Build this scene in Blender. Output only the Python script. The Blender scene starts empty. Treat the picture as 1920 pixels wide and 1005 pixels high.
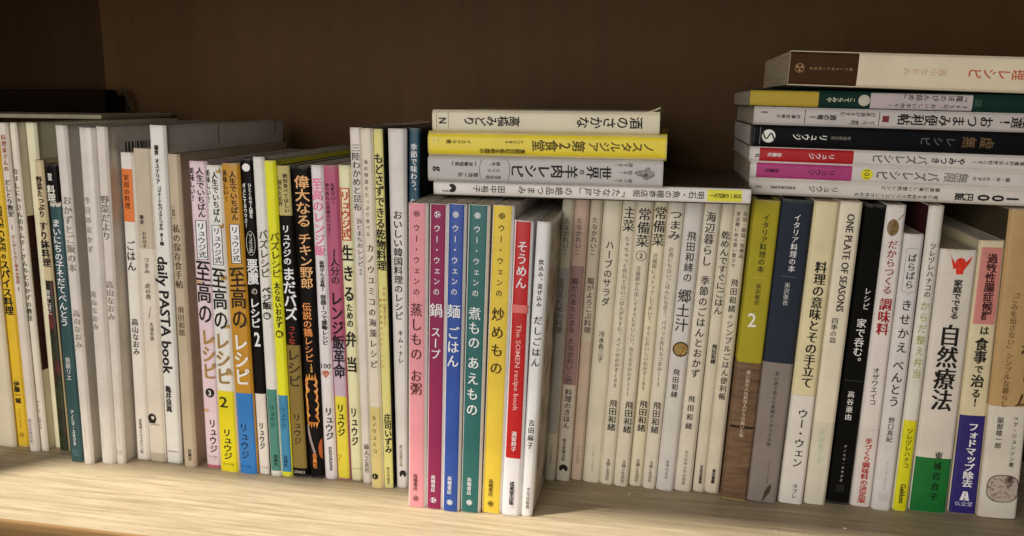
import bpy, bmesh, math, random
from mathutils import Vector, Matrix

# ---------------------------------------------------------------- camera, light, exposure
scene = bpy.context.scene
COL = scene.collection
cam_data = bpy.data.cameras.new("camera")
cam = bpy.data.objects.new("camera", cam_data)
COL.objects.link(cam)
scene.camera = cam
cam_data.sensor_width = 36.0
cam_data.lens = 36.0 * 1540 / 1920
cam_data.clip_start = 0.01
cam_data.clip_end = 50
yaw, pitch, roll = math.radians(10.7), math.radians(11.5), math.radians(0.5)
fwd = Vector((-math.sin(yaw) * math.cos(pitch), math.cos(yaw) * math.cos(pitch), -math.sin(pitch)))
rt = Vector((math.cos(yaw), math.sin(yaw), 0))
up = rt.cross(fwd)
rt2 = math.cos(roll) * rt + math.sin(roll) * up
up2 = -math.sin(roll) * rt + math.cos(roll) * up
m = Matrix((rt2, up2, -fwd)).transposed().to_4x4()
m.translation = Vector((0.16508, -0.49835, 0.27428))
cam.matrix_world = m
cam_data.dof.use_dof = True
cam_data.dof.focus_distance = 0.56
cam_data.dof.aperture_fstop = 20

world = bpy.data.worlds.new("World")
scene.world = world
world.use_nodes = True
wb = world.node_tree.nodes["Background"]
wb.inputs[0].default_value = (1.0, 0.95, 0.89, 1)
wb.inputs[1].default_value = 0.055

def area_light(name, loc, target, size, power, color):
    d = bpy.data.lights.new(name, 'AREA')
    d.shape = 'DISK'; d.size = size; d.energy = power; d.color = color
    o = bpy.data.objects.new(name, d); COL.objects.link(o)
    o.location = loc
    o.rotation_euler = (Vector(target) - Vector(loc)).to_track_quat('-Z', 'Y').to_euler()
    return o
# ceiling lamp of the room, high and to the left in front of the shelf
area_light("ceiling_lamp", (-0.70, -0.37, 1.95), (0.05, 0.0, 0.0), 0.12, 78, (1.0, 0.93, 0.82))
# broad glow of the lit room in front of the shelf
area_light("room_glow", (-0.33, -1.42, 0.40), (0.0, 0.0, 0.12), 1.15, 17.5, (1.0, 0.94, 0.895))
scene.view_settings.view_transform = 'Standard'
scene.view_settings.look = 'None'
scene.view_settings.exposure = 0.0
scene.view_settings.gamma = 1.0
scene.cycles.max_bounces = 8

# ---------------------------------------------------------------- materials
def lin(hexs, gain=1.0):
    r = []
    for i in (0, 2, 4):
        c = int(hexs[i:i + 2], 16) / 255
        c = c / 12.92 if c <= 0.04045 else ((c + 0.055) / 1.055) ** 2.4
        r.append(min(c * gain, 0.86))
    return r
GAIN = 1.28
_m = {}
def N(nt, t, **kw):
    n = nt.nodes.new(t)
    for k, v in kw.items():
        if k.startswith('i_'): n.inputs[k[2:].replace('_', ' ')].default_value = v
        else: setattr(n, k, v)
    return n
def new_mat(name):
    mt = bpy.data.materials.new(name); mt.use_nodes = True
    nt = mt.node_tree
    return mt, nt, nt.nodes["Principled BSDF"]
def mixc(nt, fac, a, b):
    n = nt.nodes.new('ShaderNodeMix'); n.data_type = 'RGBA'
    for s, v in ((0, fac), (6, a), (7, b)):
        if hasattr(v, 'links') or hasattr(v, 'is_output'): nt.links.new(v, n.inputs[s])
        else: n.inputs[s].default_value = v if s == 0 else (*v[:3], 1)
    return n.outputs[2]
def ramp(nt, src, stops):
    r = nt.nodes.new('ShaderNodeValToRGB')
    el = r.color_ramp.elements
    while len(el) < len(stops): el.new(0.5)
    for e, (p, c) in zip(el, stops):
        e.position = p; e.color = (*c[:3], 1) if hasattr(c, '__len__') else (c, c, c, 1)
    nt.links.new(src, r.inputs[0])
    return r.outputs[0]
def noise(nt, scale, detail=4, rough=.6, vec=None, stretch=None, coord='Object'):
    tc = nt.nodes.new('ShaderNodeTexCoord')
    v = tc.outputs[coord]
    if stretch:
        mp = nt.nodes.new('ShaderNodeMapping'); mp.inputs['Scale'].default_value = stretch
        nt.links.new(v, mp.inputs[0]); v = mp.outputs[0]
    n = nt.nodes.new('ShaderNodeTexNoise')
    n.inputs['Scale'].default_value = scale; n.inputs['Detail'].default_value = detail; n.inputs['Roughness'].default_value = rough
    nt.links.new(v, n.inputs[0])
    return n.outputs[0]
def bump(nt, b, h, strength, dist):
    n = nt.nodes.new('ShaderNodeBump'); n.inputs['Strength'].default_value = strength; n.inputs['Distance'].default_value = dist
    nt.links.new(h, n.inputs['Height']); nt.links.new(n.outputs[0], b.inputs['Normal'])

def paper(hexs, rough=.45, wear=True, cloth=False):
    key = ('p', hexs, rough, wear, cloth)
    if key in _m: return _m[key]
    mt, nt, b = new_mat('cover_paper')
    c = lin(hexs, GAIN)
    lum = sum(c) / 3
    if min(c) / max(c) > .55 and lum > .3: c[2] = min(c[2] * 1.01, .86)
    if lum < .015: c = [x * .55 for x in c]
    dark = [x * .86 for x in c]
    light = [min(x * 1.04 + .002, .86) for x in c]
    n1 = noise(nt, 28, 5, .65)
    col = mixc(nt, ramp(nt, n1, [(.35, 0.), (.7, 1.)]), dark, light)
    # faint yellowed blotches and handling marks
    n2 = noise(nt, 70, 3, .5)
    col = mixc(nt, ramp(nt, n2, [(.60, 0.), (.80, .22)]), col, [c[0] * .82 + .02, c[1] * .76 + .015, c[2] * .62 + .01])
    if wear:
        tc = nt.nodes.new('ShaderNodeTexCoord'); sp = nt.nodes.new('ShaderNodeSeparateXYZ')
        nt.links.new(tc.outputs['Generated'], sp.inputs[0])
        a = nt.nodes.new('ShaderNodeMath'); a.operation = 'SUBTRACT'; nt.links.new(sp.outputs[2], a.inputs[0]); a.inputs[1].default_value = .5
        ab = nt.nodes.new('ShaderNodeMath'); ab.operation = 'ABSOLUTE'; nt.links.new(a.outputs[0], ab.inputs[0])
        n3 = noise(nt, 260, 4, .7)
        ad = nt.nodes.new('ShaderNodeMath'); ad.operation = 'MULTIPLY_ADD'; nt.links.new(n3, ad.inputs[0]); ad.inputs[1].default_value = .03; nt.links.new(ab.outputs[0], ad.inputs[2])
        f = ramp(nt, ad.outputs[0], [(.505, 0.), (.518, .55)])
        wc = [.34, .29, .22] if lum > .12 else [.16, .15, .13]
        col = mixc(nt, f, col, wc)
    nt.links.new(col, b.inputs['Base Color'])
    if cloth:
        b.inputs['Roughness'].default_value = .85
        bump(nt, b, noise(nt, 1600, 2, .5), .35, .0003)
    else:
        rr = nt.nodes.new('ShaderNodeMapRange'); nt.links.new(n1, rr.inputs[0])
        rr.inputs[3].default_value = max(rough - .1, .05); rr.inputs[4].default_value = min(rough + .14, 1)
        nt.links.new(rr.outputs[0], b.inputs['Roughness'])
        bump(nt, b, noise(nt, 45, 3, .5), .18, .0008)
    b.inputs['Specular IOR Level'].default_value = .10 if lum < .03 else .28
    _m[key] = mt
    return mt

def ink(hexs):
    key = ('i', hexs)
    if key in _m: return _m[key]
    mt, nt, b = new_mat('printed_ink')
    c = lin(hexs, GAIN)
    n1 = noise(nt, 420, 3, .6)
    nt.links.new(mixc(nt, ramp(nt, n1, [(.4, 0.), (.75, 1.)]), c, [min(x * 1.25 + .012, .86) for x in c]), b.inputs['Base Color'])
    b.inputs['Roughness'].default_value = .55
    b.inputs['Specular IOR Level'].default_value = .15
    _m[key] = mt
    return mt

def pages(tint='c8baa0'):
    key = ('pg', tint)
    if key in _m: return _m[key]
    mt, nt, b = new_mat('page_edges')
    c = lin(tint, 1.1)
    n1 = noise(nt, 1, 3, .7, stretch=(1500, 14, 14))
    nt.links.new(mixc(nt, ramp(nt, n1, [(.35, 0.), (.65, 1.)]), [x * .55 for x in c], c), b.inputs['Base Color'])
    b.inputs['Roughness'].default_value = .9
    bump(nt, b, n1, .5, .0003)
    _m[key] = mt
    return mt

def photo_print(kind):
    key = ('ph', kind)
    if key in _m: return _m[key]
    mt, nt, b = new_mat('printed_photo')
    if kind == 'food':
        n = noise(nt, 55, 5, .6, stretch=(1, 1, .6))
        col = ramp(nt, n, [(.30, (.006, .008, .004)), (.44, (.03, .045, .012)), (.52, (.012, .012, .006)), (.60, (.16, .02, .015)), (.68, (.07, .06, .03)), (.8, (.35, .3, .2))])
    elif kind == 'wood':
        n = noise(nt, 1, 6, .7, stretch=(40, 40, 320))
        col = ramp(nt, n, [(.28, lin('3a281c')), (.45, lin('664c36')), (.62, lin('7c6046')), (.8, lin('4c3622'))])
        n2 = noise(nt, 30, 3, .5)
        col = mixc(nt, ramp(nt, n2, [(.5, 0.), (.7, .5)]), col, lin('5a3c30'))
    elif kind == 'bowl':
        n = noise(nt, 420, 4, .6)
        col = ramp(nt, n, [(.3, lin('4a2c10')), (.5, lin('b08a40')), (.65, lin('6c7030')), (.8, lin('d0b878'))])
    elif kind == 'nut':
        n = noise(nt, 260, 3, .6, stretch=(3, 1, 1))
        col = ramp(nt, n, [(.3, lin('3c2814')), (.5, lin('8c6c40')), (.7, lin('5c4424'))])
    elif kind == 'portrait':
        n = noise(nt, 150, 4, .6)
        col = ramp(nt, n, [(.36, lin('3c2c28')), (.45, lin('8c7c70')), (.53, lin('c4b8ac')), (.60, lin('a08c80')), (.68, lin('4c3830'))])
    elif kind == 'sheep':
        n = noise(nt, 900, 4, .7)
        col = ramp(nt, n, [(.4, lin('3c3a3a')), (.6, lin('a09c98'))])
    elif kind == 'dish':
        n = noise(nt, 40, 5, .6)
        col = ramp(nt, n, [(.35, lin('5c5040')), (.48, lin('a89c8c')), (.6, lin('c8c0b4')), (.75, lin('8c6c5c'))])
    elif kind == 'flame':
        n = noise(nt, 300, 3, .6)
        col = ramp(nt, n, [(.35, lin('b86c20')), (.55, lin('e89c40')), (.7, lin('f0b860'))])
    nt.links.new(col, b.inputs['Base Color'])
    b.inputs['Roughness'].default_value = .4
    _m[key] = mt
    return mt

def wood(name, a, bc, c3, stretch, rough=.5, pores=.5):
    mt, nt, b = new_mat(name)
    n1 = noise(nt, 1, 6, .62, stretch=stretch)
    n2 = noise(nt, 1, 4, .6, stretch=[s * .3 for s in stretch])
    col = mixc(nt, ramp(nt, n1, [(.27, 0.), (.66, 1.)]), a, bc)
    col = mixc(nt, ramp(nt, n2, [(.40, 0.), (.70, .65)]), col, c3)
    n3 = noise(nt, 1, 3, .75, stretch=[s * 3.2 for s in stretch])
    col = mixc(nt, ramp(nt, n3, [(.58, 0.), (.74, pores)]), col, [x * .42 for x in a])
    n5 = noise(nt, 1, 2, .9, stretch=[s * .8 for s in (stretch[2], stretch[0] * 2, stretch[1] * .4)])
    col = mixc(nt, ramp(nt, n5, [(.70, 0.), (.74, .25)]), col, [min(1, x * 1.5 + .01) for x in bc])
    n4 = noise(nt, 9, 3, .5)
    col = mixc(nt, ramp(nt, n4, [(.4, 0.), (.75, .35)]), col, [x * .8 for x in bc])
    nt.links.new(col, b.inputs['Base Color'])
    b.inputs['Roughness'].default_value = rough
    b.inputs['Specular IOR Level'].default_value = .12
    bump(nt, b, n1, .25, .0006)
    return mt

def plain(name, rgb, rough=.6, amount=.25, scale=60, spec=.2):
    mt, nt, b = new_mat(name)
    n1 = noise(nt, scale, 4, .6)
    nt.links.new(mixc(nt, n1, [x * (1 - amount) for x in rgb], [min(x * (1 + amount), .9) for x in rgb]), b.inputs['Base Color'])
    b.inputs['Roughness'].default_value = rough
    b.inputs['Specular IOR Level'].default_value = spec
    bump(nt, b, n1, .2, .0005)
    return mt

# ---------------------------------------------------------------- mesh helpers
def link(name, me, parent=None):
    o = bpy.data.objects.new(name, me); COL.objects.link(o)
    if parent: o.parent = parent
    return o
def empty(name, loc, rot=(0, 0, 0)):
    o = bpy.data.objects.new(name, None); COL.objects.link(o)
    o.location = loc; o.rotation_euler = rot; o.empty_display_size = .01
    return o
def tag(o, label, cat, group=None):
    o['label'] = label; o['category'] = cat
    if group: o['group'] = group
def mesh(name, verts, faces, mat, parent=None, smooth=False):
    me = bpy.data.meshes.new(name)
    me.from_pydata([tuple(v) for v in verts], [], faces)
    if mat: me.materials.append(mat)
    if smooth:
        me.polygons.foreach_set('use_smooth', [True] * len(me.polygons))
    me.update()
    return link(name, me, parent)
def box_bm(bm, x0, x1, y0, y1, z0, z1):
    r = bmesh.ops.create_cube(bm, size=1)
    for v in r['verts']:
        v.co = Vector(((x0 + x1) / 2 + v.co.x * (x1 - x0), (y0 + y1) / 2 + v.co.y * (y1 - y0), (z0 + z1) / 2 + v.co.z * (z1 - z0)))
def bm_obj(name, bm, mat, parent=None, bev=0, seg=2):
    if bev:
        bmesh.ops.bevel(bm, geom=bm.edges[:], offset=bev, segments=seg, profile=.5, affect='EDGES')
    me = bpy.data.meshes.new(name); bm.to_mesh(me); bm.free()
    me.materials.append(mat)
    return link(name, me, parent)

# ---------------------------------------------------------------- lettering
_gc = {}
def text_mesh(s, off=0.0):
    key = (s, off)
    if key in _gc: return _gc[key]
    cu = bpy.data.curves.new('t', 'FONT'); cu.body = s; cu.resolution_u = 2; cu.size = 1; cu.offset = off; cu.fill_mode = 'FRONT'
    o = bpy.data.objects.new('t', cu)
    me = o.to_mesh()
    vs = [(v.co.x, v.co.y) for v in me.vertices]; fs = [tuple(p.vertices) for p in me.polygons]
    o.to_mesh_clear(); bpy.data.objects.remove(o); bpy.data.curves.remove(cu)
    _gc[key] = (vs, fs)
    return _gc[key]
STYLE = {'s': (.005, ((-.005, 0), (.005, 0))), 'b': (.006, ((-.022, .010), (.022, .010), (-.022, -.010), (.022, -.010), (0, 0))),
         'm': (.0, ((-.016, 0), (0, 0), (.016, 0))), 'mb': (.0, ((-.030, 0), (-.015, 0), (0, 0), (.015, 0), (.030, 0))),
         'r': (.006, ((-.010, .006), (.010, -.006)))}
ROT = set('ー()「」[]~―…')
SMALL = set('ゃゅょっァィゥェォャュョッぁぃぅぇぉ')
BOOKS = [
 (dict(k='S', x=-345.82, y=30.77, w=15.97, h=247.5, lean=1.43, d=182.0, c='d2c8ae', l='cream cookbook with a plain spine, leftmost of all the books', tp=-0.0458), [
  ]),
 (dict(k='S', x=-332.07, y=33.42, w=9.52, h=242.86, lean=1.1, d=182.0, c='e0b02c', l='yellow book with black lettering, spice cafe written in capitals on its spine', tp=-0.0714), [
  ('R', 'SPICE CAFE', 49.24, 83.95, 5.93, 0, '1c1815', 'b'), ('T', 'の', 85.6, 90.15, 4.56, 0, '1c1815', 'b'), ('T', 'スパイス料理', 90.57, 134.3, 7.75, 0, '1c1815', 'b'), ('T', '伊藤一城', 187.66, 206.29, 5.02, 0, '1c1815', 'b'), ('T', 'アノニマ・スタジオ', 210.76, 226.96, 1.82, 0, '6b5418', 's'), ('O', 232.85, 2.11, 0, '8a6c1c', 'ring')]),
 (dict(k='S', x=-317.04, y=27.4, w=7.69, h=255.65, lean=0.98, d=182.0, c='cfc6b8', l='off white book lettered in brown and black, right beside the yellow spice book', tp=-0.0729), [
  ('T', '料理家さんの', 8.43, 35.56, 4.03, 0.1, '8c3b1c', 's'), ('T', 'だしとり教室', 41.04, 69.18, 4.93, 0.1, '1c1815', 'm'), ('T', 'ー', 74.39, 79.21, 4.03, 0.1, '8c3b1c', 's'), ('T', 'だしのとり方と基本の惣菜', 82.44, 120.03, 3.14, 0.15, '8c3b1c', 'm'), ('T', 'ー', 121.68, 126.66, 4.03, 0.15, '8c3b1c', 's'), ('T', '朝日新聞出版', 228.37, 248.45, 2.69, -0.1, '8f7f92', 's')]),
 (dict(k='S', x=-309.78, y=29.82, w=5.4, h=255.65, lean=0.79, d=182.0, c='d6cdbb', l='thin white book whose visible cover side has a long dark brown block', tp=-0.0507), [
  ('T', 'なすしにゃさんのキムチ・ナムルとおかずの教室', 32.89, 149.54, 4.49, -0.1, '2c2520', 'm'), ('T', 'アノニマ・スタジオ', 213.76, 237.69, 2.24, -0.2, '1c1815', 's'), ('F', 68.92, 189.75, 2.5, 50.0, '32150f')]),
 (dict(k='S', x=-302.94, y=37.59, w=7.94, h=255.61, lean=1.06, d=182.0, c='d9cfae', l='tall cream book without lettering behind the mortar cooking book', tp=0.0679), [
  ]),
 (dict(k='S', x=-294.73, y=33.02, w=7.58, h=228.76, lean=0.96, d=128.0, c='c4b48c', l='cream spine over a dark food photograph with red and green', tp=-0.1128), [
  ('T', '野菜たっぷり', 11.74, 42.71, 5.44, 0, '1c1815', 'b'), ('T', 'すり鉢料理', 45.52, 80.47, 7.25, 0, '1c1815', 'b'), ('N', 90.79, 228.56, 'food'), ('T', '宮本しばに', 97.84, 117.51, 4.08, -0.1, 'e8ddc8', 'm')]),
 (dict(k='S', x=-283.99, y=32.23, w=10.15, h=225.97, lean=1.16, d=160.44, c='15100f', l='short black book with white lettering behind the teal one', tp=0.008), [
  ('T', '野菜', 6.62, 12.1, 6.78, -0.1, 'd8d0c0', 'b'), ('T', '料理', 15.24, 27.86, 6.78, -0.1, 'd8d0c0', 'b')]),
 (dict(k='S', x=-270.45, y=17.12, w=10.62, h=199.53, lean=1.12, d=118.0, c='2d4a4c', l='teal book with white handwritten title and a torn top edge', torn=1, tp=-0.055), [
  ('T', 'まいにちの子そだてべんとう', 11.21, 91.73, 7.11, 0, 'dfe0d4', 'r'), ('T', '良原リエ', 115.27, 133.69, 4.44, 0, 'cfd0c4', 'm'), ('T', 'アノニマ・スタジオ', 157.03, 185.96, 2.67, 0, 'dfe0d4', 'b'), ('O', 191.63, 2.47, 0, '4d7072', 'sq')]),
 (dict(k='S', x=-259.63, y=15.53, w=8.04, h=254.84, lean=0.99, d=182.0, c='cac4bb', l='tall pale grey book with a cover crease, directly right of the teal book', tp=0.0555), [
  ('T', 'おかずとご飯の本', 49.46, 105.02, 6.07, 0.1, '8a8072', 'm'), ('T', '高山なおみ', 133.01, 162.76, 5.2, 0.1, '8a8072', 'm'), ('T', 'アノニマ・スタジオ', 220.25, 240.91, 1.73, 0, '9c8074', 's')]),
 (dict(k='S', x=-245.46, y=19.49, w=11.77, h=253.39, lean=1.72, d=182.0, c='cac4bb', l='middle of three tall pale grey books, with a glossy ridge down its spine', bulge=0.0015, rough=0.25, tp=0.0346), [
  ('T', '今日のおかず', 48.65, 89.34, 4.78, -0.15, '9a9080', 'm'), ('T', '高山なおみ', 117.53, 147.08, 4.78, -0.15, '8a8072', 'm'), ('T', 'アノニマ・スタジオ', 219.12, 239.85, 1.74, -0.2, '9c9082', 's')]),
 (dict(k='S', x=-236.0, y=20.96, w=7.55, h=254.26, lean=1.94, d=182.0, c='c9c2b8', l='last of three tall pale grey books, with a wide visible cover and a barcode', tp=0.0777), [
  ('T', '野菜だより', 48.21, 81.03, 6.52, 0, '6a6256', 'm'), ('T', '高山なおみ', 110.61, 140.81, 5.65, 0, '7a7266', 'm'), ('T', 'アノニマ・スタジオ', 218.48, 239.2, 1.74, 0, '9c9082', 's'), ('O', 244.86, 2.01, 0, 'b0a898', 'sq'), ('BC', 11.3, 19.5, 20.0, 62.0, '2b3b3b')]),
 (dict(k='S', x=-224.16, y=31.25, w=10.31, h=235.87, lean=1.83, d=167.47, c='d8cfc4', l='white book with an orange block at the top of its spine', tp=-0.0085), [
  ('P', 11.79, 50.09, -0.46, 0.4, 'd07030'), ('T', '実用の料理', 15.61, 40.71, 4.43, -0.05, '5a2c14', 'm'), ('T', 'ごはん', 63.87, 87.01, 7.52, 0, '1c1815', 's'), ('T', '高山なおみ', 122.81, 151.51, 5.75, 0, '1c1815', 's'), ('T', '京阪神エルマガジン社', 202.3, 230.78, 2.66, 0, '3c3834', 's')]),
 (dict(k='S', x=-211.24, y=30.53, w=13.06, h=238.79, lean=1.77, d=169.54, c='cfc6b6', l='book with a beige upper spine and white lower spine, beside the pasta book', tp=0.0175), [
  ('Z', 'printed_band', 0.0, 72.48, 'b7ab94'), ('Z', 'printed_band', 231.74, 238.79, 'b3a991'), ('T', '鎌倉', 47.4, 54.41, 3.52, -0.15, '1c1815', 's'), ('T', 'おおはま', 59.49, 71.69, 3.52, -0.05, '4a4238', 'm'), ('T', 'つまみ', 78.42, 91.18, 4.4, 0, '4a4238', 'm'), ('T', '虎の巻', 98.0, 110.53, 4.4, 0, '4a4238', 'm'), ('L', 116.22, 124.8, 0, '6a6256'), ('T', '大濱幸恵', 127.67, 142.1, 3.52, 0.1, '5a5248', 'm'), ('LOGO', 199.98, 207.75, 'bird'), ('H', 'KADOKAWA', 208.61, 7.33, 0, '1c1815')]),
 (dict(k='S', x=-197.33, y=30.54, w=12.05, h=255.4, lean=1.6, d=182.0, c='dcd4cb', l='tall white book with a bold black sideways pasta title', tp=0.0007), [
  ('T', '鎌倉', 13.76, 20.88, 3.49, -0.05, '1c1815', 'b'), ('T', 'オステリア', 23.13, 41.3, 3.49, -0.05, '1c1815', 'b'), ('T', 'コマチーナのパスタとつまみ', 42.82, 74.83, 3.49, 0, '1c1815', 'b'), ('T', '81皿', 76.39, 86.18, 3.49, 0, '1c1815', 'b'), ('R', 'daily PASTA book', 94.45, 183.64, 9.59, -0.05, '1c1815', 'b'), ('T', '亀井良真', 192.9, 214.16, 5.23, -0.1, '1c1815', 'b'), ('H', 'KADOKAWA', 245.75, 8.07, 0, '1c1815'), ('F', 0.37, 15.25, 70.5, 71.6, '4c453c'), ('F', -1.11, 10.03, 166.0, 167.2, '4c453c')]),
 (dict(k='S', x=-181.46, y=26.69, w=9.14, h=235.74, lean=1.11, d=167.38, c='b5a58c', l='tan book with brown lettering and a wide pale cover side, beside the pasta book', tp=-0.0524), [
  ('T', '[新版]', 36.08, 46.39, 3.04, -0.15, '6b5c48', 'm'), ('T', '私の保存食手帖', 49.46, 96.71, 6.08, 0, '5c4e3e', 'm'), ('T', '飛田和緒', 109.86, 132.46, 5.21, 0, '6b5c48', 'm'), ('T', '扶桑社', 220.79, 230.31, 3.04, 0.1, '1c1815', 's')]),
 (dict(k='S', x=-163.71, y=29.94, w=12.35, h=231.02, lean=0.8, d=164.03, c='d9bfc6', l='pale pink book with a boxed name and a number 3 in a black disc', tp=0.0817), [
  ('Z', 'printed_band', 228.85, 231.02, 'b8606c'), ('CR', 87.5, 2.41, -0.3, 'b89060'), ('CR', 131.66, 2.41, 0.3, 'b89060'), ('CR', 185.59, 2.01, -0.3, 'b89060'), ('T', '人生でいちばん', 4.1, 40.02, 5.65, 0.15, '1c1815', 'r'), ('T', '美味しい!', 4.47, 28.58, 3.91, -0.33, '1c1815', 'r'), ('BOX', 41.94, 70.59, -0.28, 0.38, 'f0e8dc', '1c1815'), ('T', 'リュウジ式', 43.47, 69.42, 6.09, 0.05, '1c1815', 's'), ('T', '至高の', 70.2, 118.68, 13.91, 0.02, '1c1815', 'r'), ('T', 'レシピ', 121.51, 161.29, 11.74, 0.1, '94763a', 'b'), ('DISC', 171.3, 3.62, 0.05, '1c1815', '3', 'f0e8dc'), ('T', 'リュウジ', 191.94, 219.32, 6.52, 0.1, '1c1815', 'r'), ('T', 'ライツ社', 220.62, 224.94, 1.74, 0.1, '8a8070', 's'), ('H', 'ライツ社', 222.35, 8.05, 0, '8a8070')]),
 (dict(k='S', x=-148.34, y=25.68, w=12.9, h=228.83, lean=0.62, d=162.47, c='ddd6cc', l='white book with gold lettering and a yellow foot carrying a number 2', tp=-0.1371), [
  ('Z', 'printed_band', 165.16, 228.83, 'dcc818'), ('CR', 4.21, 2.39, 0.4, 'a88c50'), ('CR', 42.8, 2.39, 0.42, 'a88c50'), ('CR', 80.13, 2.79, 0.35, 'a88c50'), ('CR', 116.03, 2.39, 0.4, 'a88c50'), ('CR', 151.6, 2.39, 0.35, 'a88c50'), ('T', '人生でいちばん', 4.21, 40.53, 5.59, 0.1, '1c1815', 'r'), ('T', '美味しい!', 3.1, 26.19, 3.87, -0.36, '1c1815', 'r'), ('BOX', 42.05, 70.8, -0.28, 0.36, 'f0e8dc', '1c1815'), ('T', 'リュウジ式', 43.56, 69.64, 6.02, 0.04, '1c1815', 's'), ('T', '至高の', 71.96, 119.23, 13.77, 0.0, '1c1815', 'r'), ('T', 'レシピ', 120.03, 160.63, 11.62, 0, '8c7040', 'b'), ('T', '2', 168.47, 178.85, 12.05, -0.1, '1c1815', 's'), ('T', 'リュウジ', 194.34, 219.38, 6.45, 0, '1c1815', 'r'), ('H', 'ライツ社', 222.81, 7.97, 0, '5a5210')]),
 (dict(k='S', x=-132.76, y=25.59, w=13.58, h=230.43, lean=-0.13, d=163.6, c='b58428', l='gold book with white lettering and a bright blue foot', tp=-0.0479), [
  ('Z', 'printed_band', 167.23, 230.43, '2f74b8'), ('CR', 77.56, 2.77, -0.2, '8c6818'), ('CR', 115.16, 3.17, 0.3, '8c6818'), ('CR', 152.11, 2.77, 0.1, '8c6818'), ('T', '人生でいちばん', 5.14, 40.14, 5.56, 0.15, '2a1c10', 'r'), ('T', '美味しい!', 4.4, 27.01, 3.85, -0.3, '2a1c10', 'r'), ('BOX', 42.41, 70.61, -0.2, 0.36, 'f0e8dc', '1c1815'), ('T', 'リュウジ式', 43.92, 69.46, 5.99, 0.08, '1c1815', 's'), ('T', '至高の', 72.15, 119.13, 13.69, 0.05, '2a1c10', 'r'), ('T', 'レシピ', 121.52, 161.49, 11.98, 0.02, 'efe4cc', 'b'), ('T', 'リュウジ', 190.41, 219.04, 6.42, -0.1, '16243c', 's'), ('H', 'ライツ社', 224.57, 7.92, -0.1, '20406c')]),
 (dict(k='S', x=-121.01, y=27.67, w=9.07, h=233.83, lean=-0.2, d=166.02, c='15110f', l='black book with white title, a number 2 and a white foot', tp=0.0429), [
  ('Z', 'printed_band', 170.92, 233.83, 'd6cec4'), ('O', 6.23, 2.77, 0, 'e0d8cc', 'disc'), ('T', 'ひとくちで人間を', 16.92, 41.55, 2.56, 0.2, 'e0d8cc', 'b'), ('T', 'ダメにするウマさ!', 16.92, 48.72, 2.56, -0.25, 'e0d8cc', 'b'), ('ELL', 50.61, 68.14, -0.35, 0.4, 'c8c0b4'), ('T', 'リュウジ式', 52.13, 66.22, 2.99, 0.03, 'e0d8cc', 'r'), ('T', '悪魔', 70.06, 89.38, 8.55, 0.05, 'e8e2d8', 'b'), ('T', 'の', 90.93, 96.78, 5.13, 0.1, 'b8b0a4', 's'), ('T', 'レシピ', 98.74, 121.22, 7.69, 0.05, 'e8e2d8', 'b'), ('T', '2', 122.81, 135.6, 10.26, 0.1, 'e8e2d8', 'b'), ('T', 'リュウジ', 192.85, 214.26, 4.27, 0.0, '1c1815', 'b'), ('H', 'ライツ社', 228.7, 7.12, 0, '8a8070')]),
 (dict(k='S', x=-110.94, y=26.2, w=8.13, h=235.22, lean=-0.32, d=167.01, c='d9d2ca', l='white thin book with outlined title and a sea green foot', tp=-0.0245), [
  ('Z', 'printed_band', 167.73, 230.97, '457f72'), ('T', 'バズレシピ', 50.28, 84.92, 6.8, 0.1, '4c4428', 'r'), ('T', 'ベジ飯', 90.72, 107.84, 6.8, 0.1, '1c1815', 'b'), ('DISC', 112.54, 2.75, 0.05, '1c1815', '編', 'd9d2ca'), ('T', 'リュウジ', 179.6, 197.36, 3.82, 0, '1c302c', 's'), ('T', '扶桑社', 217.86, 227.15, 3.4, 0.1, '152420', 's')]),
 (dict(k='S', x=-102.6, y=27.05, w=7.7, h=232.8, lean=-0.39, d=165.29, c='e2d624', l='bright yellow thin book with a blue foot edged in yellow', tp=-0.0082), [
  ('Z', 'printed_band', 169.46, 228.97, '3a7fa8'), ('T', 'バズレシピ', 49.55, 82.28, 6.8, 0.1, '4c4410', 'r'), ('T', '太らないおかず', 84.97, 118.9, 4.67, 0.1, '1c1815', 'b'), ('DISC', 123.25, 2.75, 0.05, '1c1815', '編', 'e2d624'), ('T', 'リュウジ', 178.05, 194.98, 3.82, 0, '1a3448', 's'), ('T', '扶桑社', 215.87, 225.16, 3.4, 0, '1a3448', 's')]),
 (dict(k='S', x=-92.59, y=28.2, w=10.82, h=229.39, lean=-0.61, d=162.87, c='16120f', l='black and dull gold book, its yellow top ending in a point', tp=-0.0769), [
  ('Z', 'printed_band', 0.0, 34.37, 'b0a468'), ('TRI', 34.37, 36.98, 'b0a468'), ('Z', 'printed_band', 127.9, 222.18, '7c6830'), ('T', '絶対食べてほしい', 5.21, 32.51, 3.82, 0.15, '28200c', 's'), ('T', '隠れた名作', 9.61, 28.05, 3.4, -0.27, '28200c', 's'), ('T', 'リュウジの', 40.72, 69.47, 6.37, 0.0, 'ece6dc', 'b'), ('T', 'まだバズ', 70.61, 109.73, 10.62, 0.03, 'ece6dc', 'b'), ('T', 'ってな', 112.49, 127.5, 5.52, 0.0, '8c3428', 'b'), ('T', 'レシピ', 130.29, 159.63, 10.19, 0.0, '2a2210', 's'), ('T', 'リュウジ', 179.65, 203.69, 5.95, 0, '2a2210', 's'), ('H', '250053', 225.15, 7.87, 0, 'b8b0a0')]),
 (dict(k='S', x=-79.85, y=29.1, w=12.19, h=229.5, lean=-0.75, d=162.95, c='16110e', l='thick black book with orange brush lettering and a flame shaped name tag', bulge=0.0012, tp=0.1352), [
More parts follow.
